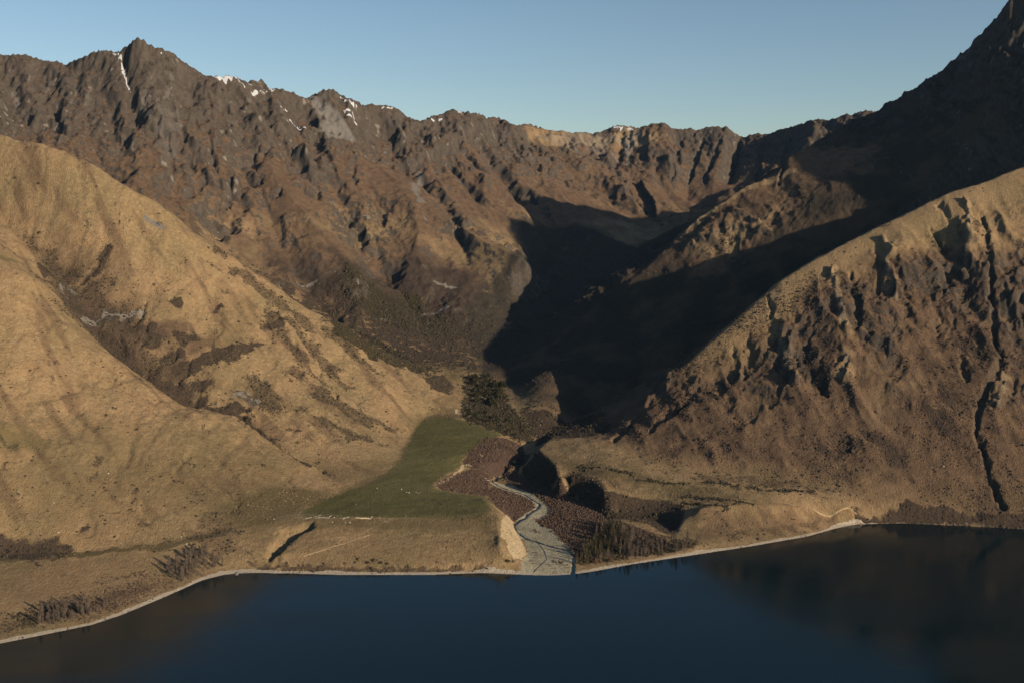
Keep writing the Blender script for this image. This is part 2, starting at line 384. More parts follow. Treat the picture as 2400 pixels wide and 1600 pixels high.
inn = (MX > NX0 + 30) & (MX < NX1 - 30) & (MY > NY0 + 12) & (MY < NY1 - 30)
zn = cubic(ZN, (MX - NX0) / NC, (MY - NY0) / NC)
edge = np.clip(np.minimum(np.minimum(MX - NX0, NX1 - MX), NY1 - MY) / 200, 0, 1)
wN = np.where(inn, v_w * edge, 0)
MZ = MZ * (1 - wN) + zn * wN
# fine relief
CREST = [PY(*p) for p in ((1700,765,2520),(1760,712,2560),(1810,665,2590),(1900,607,2640),(2000,556,2690),(2100,508,2730),(2200,456,2760),(2320,418,2790),(2400,385,2810))]
dcr, _ = seg_dist(MX, MY, CREST)
smooth = 1 - .85 * v_right * (1 - sstep(40, 150, dcr + 60 * fbm(MX, MY, 150, 3, 79)))
v_rug *= smooth
rib = ridged(MX + 0.15 * MY + fbm(MX, MY, 160, 2, 71) * 30, MY * 0.4, 60, 4, 41) - 0.35
MZ += v_rug * rib * (20 - 14 * np.clip(v_right, 0, 1)) * (0.5 + 0.5 * v_free)
cr = 1 - np.abs(fbm(MX + .4 * MY, MY - .3 * MX, 110, 4, 43)) * 2.4
MZ += v_rug * (np.clip(cr, -.5, 1) - .3) * (16 - 10 * v_right) * (0.35 + 0.65 * v_free)
MZ += v_rug * sstep(800, 1000, MZ) * (ridged(MX, MY, 60, 4, 45) - .3) * (15 + 14 * fbm(MX, MY, 300, 2, 46)) * (MY > 3000)
MZ += v_rug * (ridged(MX, MY * 0.8, 22, 3, 47) - 0.35) * 8
MZ += np.clip(v_left + v_second + v_range + v_right * .7, 0, 1) * sstep(60, 120, MZ) * fbm(MX, MY, 34, 4, 51) * 3.0
MZ += np.clip(v_w, 0, 1) * sstep(8, 34, MZ) * fbm(MX, MY, 45, 4, 53) * 2.2

vr2 = v_right * sstep(120, 220, MZ + 60 * fbm(MX, MY, 200, 2, 66)) * (1 - .7 * sstep(470, 540, MZ) * (MX < 900))
wxr = MX + 25 * fbm(MX, MY, 70, 3, 68); wyr = MY + 25 * fbm(MX, MY, 70, 3, 69)
crg = sstep(-.12, .28, fbm(MX, MY * .8, 230, 3, 70) + .25 * sstep(300, 420, MZ) - .25 * sstep(500, 560, MZ))
vr2 *= smooth
MZ += vr2 * (.22 + .78 * crg) * ((ridged(wxr + .5 * wyr, wyr - .3 * wxr, 80, 5, 57, .62) - .35) * 15 + np.clip(fbm(wxr, wyr, 60, 4, 67) * 3, -.6, .6) * 7)
MZ += v_right * sstep(110, 260, MZ) * smooth * (1 - .8 * sstep(470, 540, MZ) * (MX < 900)) * (ridged(MX + .35 * MY + 40 * fbm(MX, MY, 150, 2, 72), MY * .28, 210, 3, 73) - .4) * 30
MZ += v_right * sstep(45, 90, MZ) * (1 - sstep(200, 300, MZ)) * ((ridged(MX + .2 * MY + 25 * fbm(MX, MY, 110, 2, 76), MY * .25, 95, 3, 77) - .4) * 9 + fbm(MX, MY, 60, 4, 78) * 5)
MZ += (v_range * .8) * sstep(100, 250, MZ) * crg * (ridged(wxr, wyr, 46, 4, 74) - .35) * 6
MZ += v_left * sstep(70, 150, MZ) * (fbm(MX, MY * .55, 90, 4, 58) * 8 - np.clip(ridged(MX + 30 * fbm(MX, MY, 80, 2, 4), MY * .3, 130, 2, 59) - .45, 0, 1) * 9)
# painting and carving on the map, only near the thing itself
def window(pts, w):
    p = np.array([q[:2] for q in pts]); y0, y1 = p[:, 1].min() - w, p[:, 1].max() + w
    a, b = np.searchsorted(YR, [y0, y1]); a = max(a - 1, 0); b = min(b + 1, nr)
    xa, xb = p[:, 0].min() - w, p[:, 0].max() + w
    sa = min(xa / max(y0, 1), xa / y1); sb = max(xb / max(y0, 1), xb / y1)
    c, d = np.searchsorted(S, [sa, sb]); c = max(c - 1, 0); d = min(d + 1, nc)
    return slice(a, b), slice(c, d)
def G(*uv):                           # ground points under surveyed directions
    p = hit([q[0] for q in uv], [q[1] for q in uv]); return [tuple(q) for q in p]
crest_grass = 1 - smooth
def band(fld, pts, w, amt, rag=0.35, op='max', seed=3, core=0.35, taper=False):
    r, c = window(pts, w * 2)
    if r.stop <= r.start or c.stop <= c.start: return
    x, y = MX[r, c], MY[r, c]
    if rag > .2: x, y = x + fbm(x, y, w * 1.6 + 8, 3, seed + 11) * w * .9, y + fbm(x, y, w * 1.6 + 8, 3, seed + 15) * w * .9
    d, t = seg_dist(x, y, pts)
    d = d * (1 + rag * fbm(x, y, max(w * 1.2, 6), 3, seed)) + rag * w * fbm(x, y, w * 3, 2, seed + 5)
    ww = w * (1 - 0.8 * np.abs(t * 2 - 1)) if taper else w
    k = (1 - sstep(core, 1.0, d / ww)) * amt
    if op == 'max': fld[r, c] = np.maximum(fld[r, c], k)
    elif op == 'min': fld[r, c] = fld[r, c] * (1 - k)
    else: fld[r, c] += k
def area(fld, pts, amt, soft=6.0, rag=6.0, op='max', seed=9, scale=25):
    if rag > 4: rag *= 1.7; soft *= 1.5; scale *= 1.3
    r, c = window(pts, soft + rag)
    x, y = MX[r, c], MY[r, c]
    xx = x + fbm(x, y, scale, 3, seed) * rag * 1.6; yy = y + fbm(x, y, scale, 3, seed + 4) * rag * 1.6
    ins = inpoly(xx, yy, pts)
    d, _ = seg_dist(xx, yy, list(pts) + [pts[0]])
    k = np.where(ins, 0.5 + 0.5 * np.clip(d / soft, 0, 1), 0.5 - 0.5 * np.clip(d / soft, 0, 1)) * amt
    if op == 'max': fld[r, c] = np.maximum(fld[r, c], k)
    elif op == 'min': fld[r, c] = fld[r, c] * (1 - k)
    else: fld[r, c] += k
FLD = {k: np.zeros_like(MZ) for k in ('rock', 'pale', 'green', 'olive', 'scrub', 'purple', 'gravel', 'beach', 'bluff', 'snow', 'brown', 'bush', 'scree', 'light')}
PALE_RIBS = []
# carved detail
def carve(uv, w, depth, **k): band(MZ, G(*uv), w, -depth, op='add', core=0.0, **k)
carve([(2305,505),(2318,600),(2328,700),(2332,800),(2352,835),(2335,880),(2295,950),(2285,1010),(2310,1070),(2322,1130),(2335,1165),(2350,1190)], 10, 14, rag=.8)
carve([(1903,730),(1898,780),(1892,830),(1925,900),(1935,920)], 26, 14, taper=True, rag=.9)
carve([(2180,540),(2215,580),(2240,620),(2215,690)], 32, 14, taper=True, rag=.9)
carve([(1800,690),(1812,760),(1830,860),(1850,905)], 20, 12, taper=True)
carve([(1990,640),(2010,700),(2005,760)], 22, 12, taper=True)
carve([(2060,600),(2060,690)], 18, 10, taper=True)
for u0, v0, u1, v1 in ((1720,820,1700,900),(1760,780,1740,880),(1640,900,1560,985),(1600,930,1520,1010),(2110,640,2120,740),(2180,700,2200,800),(2400,560,2390,700),(2250,820,2262,900),(1960,840,1985,885),(2210,480,2235,560)):
    carve([(u0,v0),((u0+u1)/2+8,(v0+v1)/2),(u1,v1)], 22, 8, taper=True, rag=.9)
# benches of rock across the right face
# gullies on the left hills
carve([(60,600),(110,665),(180,715),(215,760)], 34, 12)
carve([(345,705),(330,740),(305,770)], 12, 8, taper=True)
carve([(350,745),(345,790),(330,820)], 12, 8, taper=True)
carve([(455,840),(430,880),(410,895)], 12, 9, taper=True)
carve([(415,820),(400,860)], 10, 7, taper=True)
carve([(250,590),(215,640),(185,668)], 14, 7, taper=True)
carve([(555,965),(600,1000),(660,1050),(705,1080),(760,1105)], 10, 7)
carve([(640,720),(680,790),(720,850),(770,900),(800,945)], 16, 8, taper=True)
for q in ([(155,1110),(190,1150),(200,1180)], [(245,1130),(262,1185)], [(310,1170),(335,1215)], [(500,1200),(520,1180),(555,1165)], [(210,1200),(225,1245)],[(345,1180),(365,1230)],[(560,1030),(630,1080),(680,1130)],[(470,1060),(540,1120),(600,1160)]):
    carve(q, 34, 3, taper=True, rag=.8)
# notch in the terrace; its sunlit wall gets a painted pale band
carve([(722,1231),(695,1240),(668,1258),(652,1278),(644,1296)], 22, 15, rag=.25)
for q in ([(1812,690),(1816,760),(1838,830),(1855,900)],[(1950,640),(1960,700),(1985,780)],[(1985,840),(1975,900)],[(2075,560),(2080,640),(2100,700)],[(2270,480),(2275,560),(2255,640)],[(2360,880),(2340,960)]):
    band(MZ, G(*q), 26, 13, op='add', core=0, rag=.7, taper=True)
    PALE_RIBS.append(q)
for q, w, d in (([(300,215),(330,260),(385,330),(420,400),(430,450)],80,42), ([(225,150),(240,200),(265,290),(290,350)],70,34), ([(440,190),(430,280),(452,350),(480,440),(490,520)],75,40), ([(545,215),(572,270),(590,340),(562,420),(540,480),(520,540)],75,45),
    ([(700,250),(722,330),(762,420),(800,480),(850,560),(885,640)],80,45), ([(880,280),(905,340),(960,400),(1020,450),(1100,520)],85,45), ([(1120,300),(1150,380),(1200,440),(1235,470)],75,40), ([(100,170),(118,240),(150,300)],65,32), ([(600,230),(642,300),(700,380),(742,450)],60,34),
    ([(960,300),(1000,350),(1060,400),(1130,470)],60,28), ([(1250,320),(1300,400),(1340,450)],60,20), ([(20,180),(50,260),(60,300)],60,26), ([(370,180),(400,240),(420,300)],50,26)):
    band(MZ, G(*q), w, -d, op='add', core=0, rag=.5, taper=False)
# cracks in the face of the range
for q, w, d in (([(320,305),(300,315),(292,325)],30,26), ([(270,345),(262,370)],34,24), ([(445,350),(455,380),(450,385)],26,22), ([(500,345),(490,375)],26,22),
    ([(610,330),(590,355),(578,375)],30,28), ([(550,395),(540,430),(532,465)],22,20), ([(615,400),(612,430)],20,16), ([(660,440),(645,465)],26,20), ([(480,395),(472,425)],20,18),
    ([(530,230),(528,265)],30,34), ([(520,205),(515,225)],24,24),([(700,400),(715,455)],20,14), ([(765,360),(785,400)],22,18),([(835,370),(825,400),(835,430)],24,18)):
    carve(q, w, d, taper=True)
carve([(290,136),(296,180),(303,210),(318,250),(322,290)], 26, 18)
carve([(140,180),(135,260),(140,310)], 30, 18)
carve([(185,160),(178,220),(165,260)], 26, 14)
carve([(1070,330),(1130,400),(1200,440),(1222,480)], 34, 26)
carve([(1460,310),(1450,370),(1440,395),(1470,440),(1500,480),(1530,510)], 30, 24)
for i, (u0, u1) in enumerate(((1600,1572),(1650,1612),(1690,1650),(1735,1712),(1790,1768),(1850,1830))):
    carve([(u0,325),((u0+u1)/2,370),(u1,430)], 30, 26, taper=True, seed=20+i)
carve([(1530,940),(1480,990),(1440,1030)], 14, 8)
band(MZ, G((1280,895),(1288,955)), 95, 24, op='add', core=.1, rag=.15)
# creek bed
CREEKUV = [(1190,1112),(1165,1118),(1153,1128),(1178,1142),(1205,1151),(1230,1158),(1250,1172),(1266,1180),(1262,1189),(1252,1196),(1237,1206),(1232,1214),(1215,1221),(1206,1228),(1209,1240),(1219,1252),(1237,1263),(1257,1269),(1293,1280),(1330,1289),(1346,1302),(1344,1326),(1342,1343)]
CREEK = G(*CREEKUV)
band(MZ, CREEK, 5.5, -1.6, op='add', core=0.3, rag=0.15)
gzy, gzx = np.gradient(MZ, axis=0), np.gradient(MZ, axis=1)
dY = np.gradient(MY, axis=0); dX = np.gradient(MX, axis=1); dXr = np.gradient(MX, axis=0)
DX = gzx / dX; DY = (gzy - DX * dXr) / dY
SL = np.hypot(DX, DY)
n1 = fbm(MX, MY, 130, 5, 81); n2 = fbm(MX, MY, 30, 4, 83); n3 = fbm(MX + MY * .3, MY * .35, 45, 4, 87); n4 = fbm(MX, MY, 420, 4, 91)
f = FLD
highv = sstep(820, 1080, MZ + n1 * 120)
f['rock'][:] = np.clip(v_range * sstep(0.82, 1.15, SL + n3 * .5 + highv * .28) + v_second * sstep(1.0, 1.4, SL + n3 * .4) * .8 + v_right * sstep(1.05, 1.6, SL + n3 * .5) * .55 , 0, 1)
f['rock'][:] = np.maximum(f['rock'], vr2 * crg * sstep(.75, 1.1, SL + n2 * .5) * .7)
f['pale'][:] = f['rock'] * sstep(0.3, 0.65, n2 + n1 * .5 + .1) * .8
f['painted_shade'] = np.zeros_like(MZ)  # shadow darkening painted into the cover of valley and second ridge
f['painted_shade'][:] = np.clip(v_second * (.55 + .4 * sstep(-.3, .3, n1)), 0, 1)
f['brown'][:] = np.clip(v_range * (sstep(330, 700, MZ + n1 * 160 + n4 * 200)) + v_second * 0.9 + v_right * (0.95 + n1 * .5) * (1 - .75 * sstep(500, 560, MZ + n2 * 20) * (MX < 1500)), 0, 1)
low_scrub = v_range * (1 - sstep(250, 520, MZ + n1 * 200 + n2 * 90))
f['scrub'][:] = np.clip(low_scrub * sstep(-.25, .25, n2 * 1.2 + n3 + 0.25) * .9 + v_right * sstep(.0, .45, n1 + n3 * .8 - .05) * .75 + (v_second) * sstep(-.1, .5, n1 + n2 * .7) * .6 + v_range * sstep(.25, .6, n1 + n2 * .6) * .35, 0, 1)
f['olive'][:] = np.clip(v_left * sstep(-.05, .5, n4 + n1 * .4) * (.4 + .5 * (1 - sstep(90, 220, MZ))) + v_w * .35 * sstep(-.4, .2, n1), 0, 1)
f['light'][:] = np.clip(v_left * sstep(.0, .5, n3 + n2 * .4) * .5 + (v_range + v_second) * sstep(.1, .5, n3 + .5 * n1) * .4, 0, 1)
hs = v_left * sstep(.32, .5, n2 * .9 + n3 * .35 + n1 * .3) * .55                  # small brush patches on the left hills
f['scrub'][:] = np.maximum(f['scrub'], hs)
f['scrub'][:] = np.maximum(f['scrub'], np.clip(v_left * sstep(7.2, 9.0, v_flow) * .7, 0, 1) * sstep(90, 150, MZ))
f['scrub'][:] = np.maximum(f['scrub'], np.clip((v_range + v_right + v_second) * sstep(5.5, 8.5, v_flow) * .55, 0, 1))
n5 = fbm((MX * .75 - MY * .66) * .16, MX * .66 + MY * .75, 42, 4, 93)
f['brown'][:] = np.maximum(f['brown'], v_left * sstep(.02, .4, n5 + .35 * n1) * .62); f['light'][:] = np.maximum(f['light'], v_left * sstep(.12, .45, -n5 + .2 * n2) * .6)
f['brown'] *= 1 - .8 * crest_grass; f['scrub'] *= 1 - .85 * crest_grass; f['rock'] *= 1 - .9 * crest_grass; f['light'][:] = np.maximum(f['light'], crest_grass * .6)
log('fields')
def A(name, uv, amt=1.0, **k): area(f[name], G(*uv), amt, **k)
def B(name, uv, w, amt=1.0, **k):
    k.setdefault('rag', .6); band(f[name], G(*uv), w, amt, **k)
# bush and brush along the left gully and the low spurs
carve([(110,640),(180,705),(230,775),(300,845),(360,895),(420,930),(470,950)], 46, 16, rag=.7)
B('scrub', [(120,640),(180,700),(230,770),(300,840),(360,890),(420,925),(470,945)], 36, .9)
A('scrub', [(90,600),(190,650),(240,640),(260,700),(350,740),(390,830),(470,880),(500,950),(440,945),(330,880),(230,800),(150,720),(100,660)], .6, rag=34, soft=20, scale=60)
A('brown', [(60,560),(200,600),(280,600),(330,680),(420,760),(480,850),(530,930),(470,940),(330,870),(200,760),(100,660)], .55, rag=30, soft=30, scale=80)
B('scrub', [(430,935),(500,962),(570,975),(640,1035),(720,1090)], 12, .95)
B('scrub', [(205,660),(250,600),(255,590)], 22, .7); B('scrub', [(60,560),(110,600),(165,650)], 26, .5)
for u, v, w, s in ((380,762,26,26),(415,770,30,30),(440,790,26,22),(475,800,34,26),(520,835,60,20),(560,820,50,18),(600,810,26,12),(645,765,30,22),(415,712,12,12),(512,725,10,8),(330,770,30,20),(360,800,30,18),(400,830,30,22),(430,870,34,18),(470,905,28,16),(540,955,34,14),(560,962,30,14)):
    B('scrub' if s < 26 else 'brown', [(u-w*.6,v+4),(u+w*.6,v-4)], s*1.1, .85)
for q in ([(640,740),(700,830),(760,900)],[(690,760),(760,850),(800,900)],[(820,960),(900,1000)],[(700,880),(780,940),(860,990)],[(600,900),(640,960)],[(1000,880),(1050,900)],[(700,960),(800,1010),(870,1030)],[(450,440+70),(520,590)],[(560,640),(640,700),(720,760)],[(760,770),(850,850),(900,880)]):
    B('scrub', q, 26, .55, rag=1.0)
A('bush', [(770,755),(830,765),(900,805),(1000,850),(1030,870),(980,872),(900,850),(820,810),(780,780)], .9, rag=14)
A('bush', [(800,640),(880,660),(960,700),(1030,740),(1060,790),(1010,795),(930,775),(860,745),(800,700)], .7, rag=30, soft=30, scale=80)
A('brown', [(560,480),(760,520),(960,520),(1140,620),(1140,800),(1000,850),(760,740),(600,640)], .8, rag=50, soft=60, scale=120)
A('scrub', [(600,560),(760,600),(900,600),(1040,620),(1140,650),(1120,800),(1080,830),(940,790),(760,700),(640,640)], .75, rag=50, soft=60, scale=110)
A('scrub', [(995,885),(1040,880),(1065,905),(1050,925),(1010,912)], .9, rag=5)
A('bush', [(1085,880),(1140,885),(1180,910),(1200,960),(1250,1000),(1240,1040),(1180,1020),(1110,995),(1080,975),(1090,930)], .95, rag=8)
A('scrub', [(1220,960),(1420,960),(1440,1010),(1300,1030),(1240,1020)], .85, rag=10)
A('brown', [(1255,885),(1310,885),(1325,930),(1300,975),(1275,960)], .4, rag=6)
for q in ([(185,725),(250,738),(300,745),(335,728)], [(135,665),(160,672),(172,690)], [(700,668),(740,660)], [(840,500),(880,520)], [(990,740),(1050,720)],[(870,745),(905,752)],[(1020,660),(1080,675)],[(560,925),(600,935)]):
    B('pale', q, 11, .85, rag=1.2); B('rock', q, 19, .8, rag=.8)
for q in PALE_RIBS: B('light', q, 20, .7, rag=1); B('pale', q, 9, .55, rag=1)
B('scree', [(342,514),(360,524),(384,536)], 9, .9, rag=.3)
B('scree', [(745,245),(775,270),(790,305)], 110, .9, rag=.5); B('scree', [(400,240),(395,300),(400,340)], 60, .45)
B('scree', [(1305,330),(1380,345),(1420,360)], 90, .5, rag=1); B('light', [(1290,320),(1450,325)], 120, .9, rag=.8); B('scree', [(1470,330),(1475,390)], 26, .7)
B('scree', [(985,400),(970,440),(985,470)], 30, .7, rag=.5); B('green', [(0,606),(25,608)], 22, .6); B('green', [(-60,1020),(0,1025),(60,1040)], 60, .45, rag=.8)
A('olive', [(0,1000),(200,1000),(500,1010),(640,1060),(760,1120),(640,1200),(400,1240),(200,1270),(0,1280)], .55, soft=60, rag=40, scale=120)
B('light', [(1612,542),(1672,492),(1762,438),(1842,408)], 34, .9, rag=.8); A('light', [(1630,560),(1760,520),(1840,450),(1850,500),(1720,600),(1640,640)], .9, rag=40, soft=40, scale=90); B('brown', [(1700,560),(1780,540)], 60, .9)  # sunlit crest and flank of the second ridge painted lighter
for q in ([(185,190),(160,260)],[(215,190),(200,250)],[(345,190),(330,260)],[(372,220),(352,280)],[(405,180),(380,240)],[(655,240),(665,280)],[(1080,290),(1095,340)],[(1040,290),(1020,330)],[(1150,300),(1175,350)],[(1330,330),(1380,380)],[(1390,320),(1430,380)],[(590,215),(585,245)],[(120,170),(105,215)],[(75,170),(60,220)],[(30,190),(40,240)],[(930,290),(960,330)],[(990,300),(1010,320)]): B('scree', q, 15, .6, rag=1.0, taper=True)
A('painted_shade', [(1085,720),(1170,620),(1225,500),(1400,535),(1540,560),(1480,640),(1300,800),(1130,890),(1090,800)], .9, rag=20, soft=30, scale=80)  # valley shadow deepened in the ground colour
for q_ in ([(1612,542),(1672,492),(1762,438),(1842,408)],): band(f['painted_shade'], G(*q_), 60, 1, op='min')
area(f['painted_shade'], G((1600,560),(1660,500),(1760,440),(1850,405),(1850,360),(1900,345),(2060,330),(2060,400),(1900,420),(1860,500),(1740,600),(1640,660)), .85, op='min', soft=20, rag=20)  # painted shadow lifted off the sunlit part of the ridge
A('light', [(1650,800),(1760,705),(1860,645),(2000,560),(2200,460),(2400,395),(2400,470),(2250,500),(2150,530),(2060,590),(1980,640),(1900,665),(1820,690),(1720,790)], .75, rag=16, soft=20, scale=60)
A('bush', [(1350,1322),(1360,1280),(1400,1235),(1440,1225),(1480,1240),(1500,1265),(1600,1270),(1640,1275),(1600,1292),(1480,1306),(1390,1322)], .8, rag=6, soft=6)  # dark bush cover painted under the trees to deepen the grove's shade
PZ_ = G((1275,318),(1340,330),(1430,335),(1490,335)); band(f['rock'], PZ_, 190, .85, op='min', rag=.5); band(f['brown'], PZ_, 150, .7, op='min', rag=.8); band(f['scree'], PZ_, 130, .55, rag=1.2)
# snow left in the shade below the skyline
for q, w in (([(272,133),(283,138),(289,165),(296,185),(303,206)],5.5), ([(266,131),(280,132)],6), ([(505,181),(530,178),(555,188),(568,198)],12), ([(585,201),(610,206),(640,211)],9),([(655,250),(672,264)],5),
    ([(682,275),(700,286),(738,297)],9), ([(800,232),(822,245),(836,250)],7), ([(808,262),(830,275)],6), ([(812,272),(836,290)],4), ([(380,118),(415,132)],7), ([(135,141),(165,143)],5), ([(30,122),(60,127)],5), ([(85,137),(115,141)],5),
    ([(895,254),(922,256)],6), ([(1000,281),(1035,285)],4), ([(1075,262),(1085,268)],5), ([(1300,309),(1400,309)],3), ([(1435,303),(1480,303)],12), ([(590,210),(625,216)],6)):
    B('snow', q, w * .95, 1.0, rag=1.2)
# paddock, terrace, river flats
FIELD = [(1000,984),(1040,978),(1075,983),(1140,1002),(1178,1021),(1135,1030),(1113,1050),(1098,1060),(1084,1076),(1082,1090),(1045,1112),(1018,1129),(1024,1145),(1060,1154),(1135,1162),(1148,1185),(1130,1210),(1000,1214),(850,1214),(720,1214),(700,1203),(745,1180),(800,1156),(870,1130),(905,1110),(940,1072),(958,1035),(975,995)]
PADD = G(*FIELD)
area(f['green'], PADD, 1.0, soft=9, rag=4)
area(f['olive'], G((940,1085),(980,1000),(1000,960),(1070,960),(1070,985),(1000,1000),(960,1060),(930,1110),(800,1165),(700,1212),(670,1212),(740,1170),(860,1120)), .9, soft=20, rag=12)
A('olive', [(690,1212),(1150,1212),(1160,1245),(900,1250),(700,1235)], .7, soft=14, rag=10)
A('olive', [(1060,1158),(1140,1165),(1160,1200),(1160,1230),(980,1222),(960,1212),(1010,1190)], 1.0, soft=20, rag=12)
A('olive', [(1050,925),(1020,850),(1080,830),(1100,860),(1085,890)], .8, soft=14, rag=8)
P1 = G((1116,1040),(1135,1027),(1180,1025),(1225,1045),(1240,1066),(1232,1085),(1215,1104),(1180,1112),(1156,1120),(1148,1128),(1140,1122),(1108,1098),(1086,1092),(1086,1078),(1100,1060))
P2 = G((1027,1130),(1048,1116),(1108,1096),(1148,1128),(1145,1162),(1090,1157),(1040,1149),(1028,1142))
P3 = G((1143,1150),(1156,1138),(1225,1162),(1246,1174),(1255,1190),(1232,1204),(1213,1216),(1203,1220),(1186,1206),(1165,1190),(1146,1168))
P4 = G((1180,1114),(1215,1106),(1260,1135),(1300,1150),(1345,1168),(1395,1192),(1435,1218),(1520,1245),(1560,1262),(1540,1285),(1400,1318),(1348,1310),(1345,1292),(1312,1262),(1296,1240),(1262,1226),(1256,1216),(1284,1208),(1292,1192),(1262,1166),(1230,1148),(1190,1130))
for p in (P1, P2, P3, P4): area(f['purple'], p, .95, soft=4, rag=4)
BLUFF = G((1184,1204),(1178,1213),(1175,1228),(1174,1245),(1172,1258),(1186,1266),(1190,1288),(1203,1308),(1222,1312),(1235,1297),(1229,1278),(1216,1258),(1206,1240),(1202,1222),(1193,1210))
area(f['bluff'], BLUFF, 1.0, soft=2.5, rag=3, scale=9)
band(f['bluff'], G((1028,1133),(1050,1121),(1072,1108),(1088,1093),(1104,1091)), 5.5, 1.0, rag=.5)
B('bluff', [(1085,1092),(1102,1092)], 9, 1.0); B('bluff', [(1142,1124),(1148,1127)], 6, 1.0); B('bluff', [(1122,1063),(1132,1069)], 4, .9); B('bluff', [(1152,1180),(1160,1188),(1178,1202)], 2.5, .9); B('bluff', [(1200,1083),(1208,1081)], 3, .6)
B('bluff', [(1068,960),(1074,970)], 7, .7)
GRAV = G((1150,1122),(1190,1135),(1235,1150),(1264,1170),(1291,1190),(1290,1206),(1275,1215),(1252,1218),(1264,1230),(1290,1240),(1305,1250),(1312,1265),(1326,1276),(1348,1294),(1347,1330),(1346,1349),(1230,1349),(1218,1330),(1234,1302),(1236,1288),(1230,1264),(1210,1250),(1201,1228),(1214,1217),(1232,1205),(1254,1190),(1245,1172),(1225,1161),(1150,1134))
area(f['gravel'], GRAV, 1.0, soft=2.5, rag=3, scale=12)
B('purple', [(1250,1243),(1262,1247)], 8, .8); B('purple', [(1300,1315),(1320,1322)], 8, .6, rag=1)
# beach
sh = [(x, y) for x, y, z in SHW]
bw = np.zeros_like(MZ)
r, c = window(sh[1:-1], 60)
d, t = seg_dist(MX[r, c], MY[r, c], sh)
wid = 9 + 8 * fbm(MX[r, c], MY[r, c], 90, 4, 5) - 6.5 * sstep(640, 740, MX[r, c])
f['beach'][r, c] = 1 - sstep(.75, 1.1, d / np.maximum(wid, 2.2) + .3 * fbm(MX[r, c], MY[r, c], 14, 3, 8)) 
f['beach'] *= (MZ < 9) * (1 - .5 * sstep(690, 760, MX))
B('scrub', [(600,1334),(700,1335),(800,1337),(1000,1336),(1140,1331)], 8, .6, rag=1.4); B('scrub', [(2010,1216),(2150,1214),(2300,1222),(2400,1230)], 16, .9, rag=.8)
B('scrub', [(0,1293),(60,1296),(140,1290)], 34, .8, rag=1.2); B('olive', [(-50,1312),(120,1308),(260,1290),(400,1278),(560,1235),(640,1212)], 14, .9); B('scrub', [(450,1265),(520,1262)], 40, .45, rag=1.5)
A('purple', [(130,1440),(200,1400),(320,1355),(380,1350),(400,1370),(290,1420),(180,1455)], .55, soft=20, rag=15)
A('bush', [(0,1455),(90,1420),(180,1415),(240,1425),(100,1465),(0,1488)], .6, soft=15, rag=12)
A('olive', [(1300,1070),(1450,1090),(1600,1130),(1700,1150),(1760,1180),(1620,1175),(1420,1125),(1340,1105)], .8, soft=20, rag=25)
for q in ([(1600,1165),(1760,1180)],[(1605,1178),(1700,1190)],[(1500,1125),(1600,1135)],[(1360,1095),(1480,1110)],[(1650,1130),(1800,1150),(1900,1150)]): B('bush', q, 7, .75, rag=1.6)
A('scrub', [(1600,1110),(1850,1120),(2000,1140),(1980,1155),(1850,1148),(1640,1135)], .6, soft=20, rag=25)
B('light', [(1400,1050),(1600,1100),(1800,1140),(1950,1160)], 40, .6, rag=1)
B('brown', [(1290,1075),(1400,1110),(1450,1140)], 30, .6, rag=.8); A('scrub', [(1225,1108),(1262,1058),(1310,1110),(1400,1120),(1430,1160),(1560,1180),(1600,1190),(1590,1240),(1560,1250),(1500,1222),(1430,1215),(1350,1168),(1290,1148)], .95, soft=5, rag=5)
A('scrub', [(1222,1108),(1262,1054),(1296,1092),(1312,1112),(1345,1110),(1392,1120),(1418,1148),(1500,1168),(1565,1170),(1604,1184),(1604,1215),(1575,1248),(1500,1214),(1430,1214),(1350,1168),(1290,1148)], .8, soft=5, rag=4)
A('brown', [(1630,1200),(1700,1190),(1850,1190),(1960,1210),(1880,1245),(1700,1270),(1620,1270)], .75, rag=12, soft=12)
A('scrub', [(1640,1230),(1800,1215),(1900,1222),(1860,1240),(1700,1262)], .45, rag=16, soft=16)
# tracks; the sunlit wall of the terrace notch is painted pale with them
TR = dict(core=.4, rag=.12)
B('track' if 'track' in f else 'light', [(712,1303),(760,1290),(820,1270),(868,1253),(890,1240),(915,1228)], 2.6, 1.0, **TR)
for q in ([(1810,1175),(1880,1186),(1960,1200)], [(1170,1238),(1060,1240)], [(560,1240),(620,1222),(700,1206)], [(1125,1270),(1118,1295),(1108,1310)], [(722,1226),(680,1238),(650,1256),(632,1280),(634,1298)], [(1030,875),(1085,860),(1120,850)]):
    B('light', q, 3.2, 1.0, **TR)
log('painted')
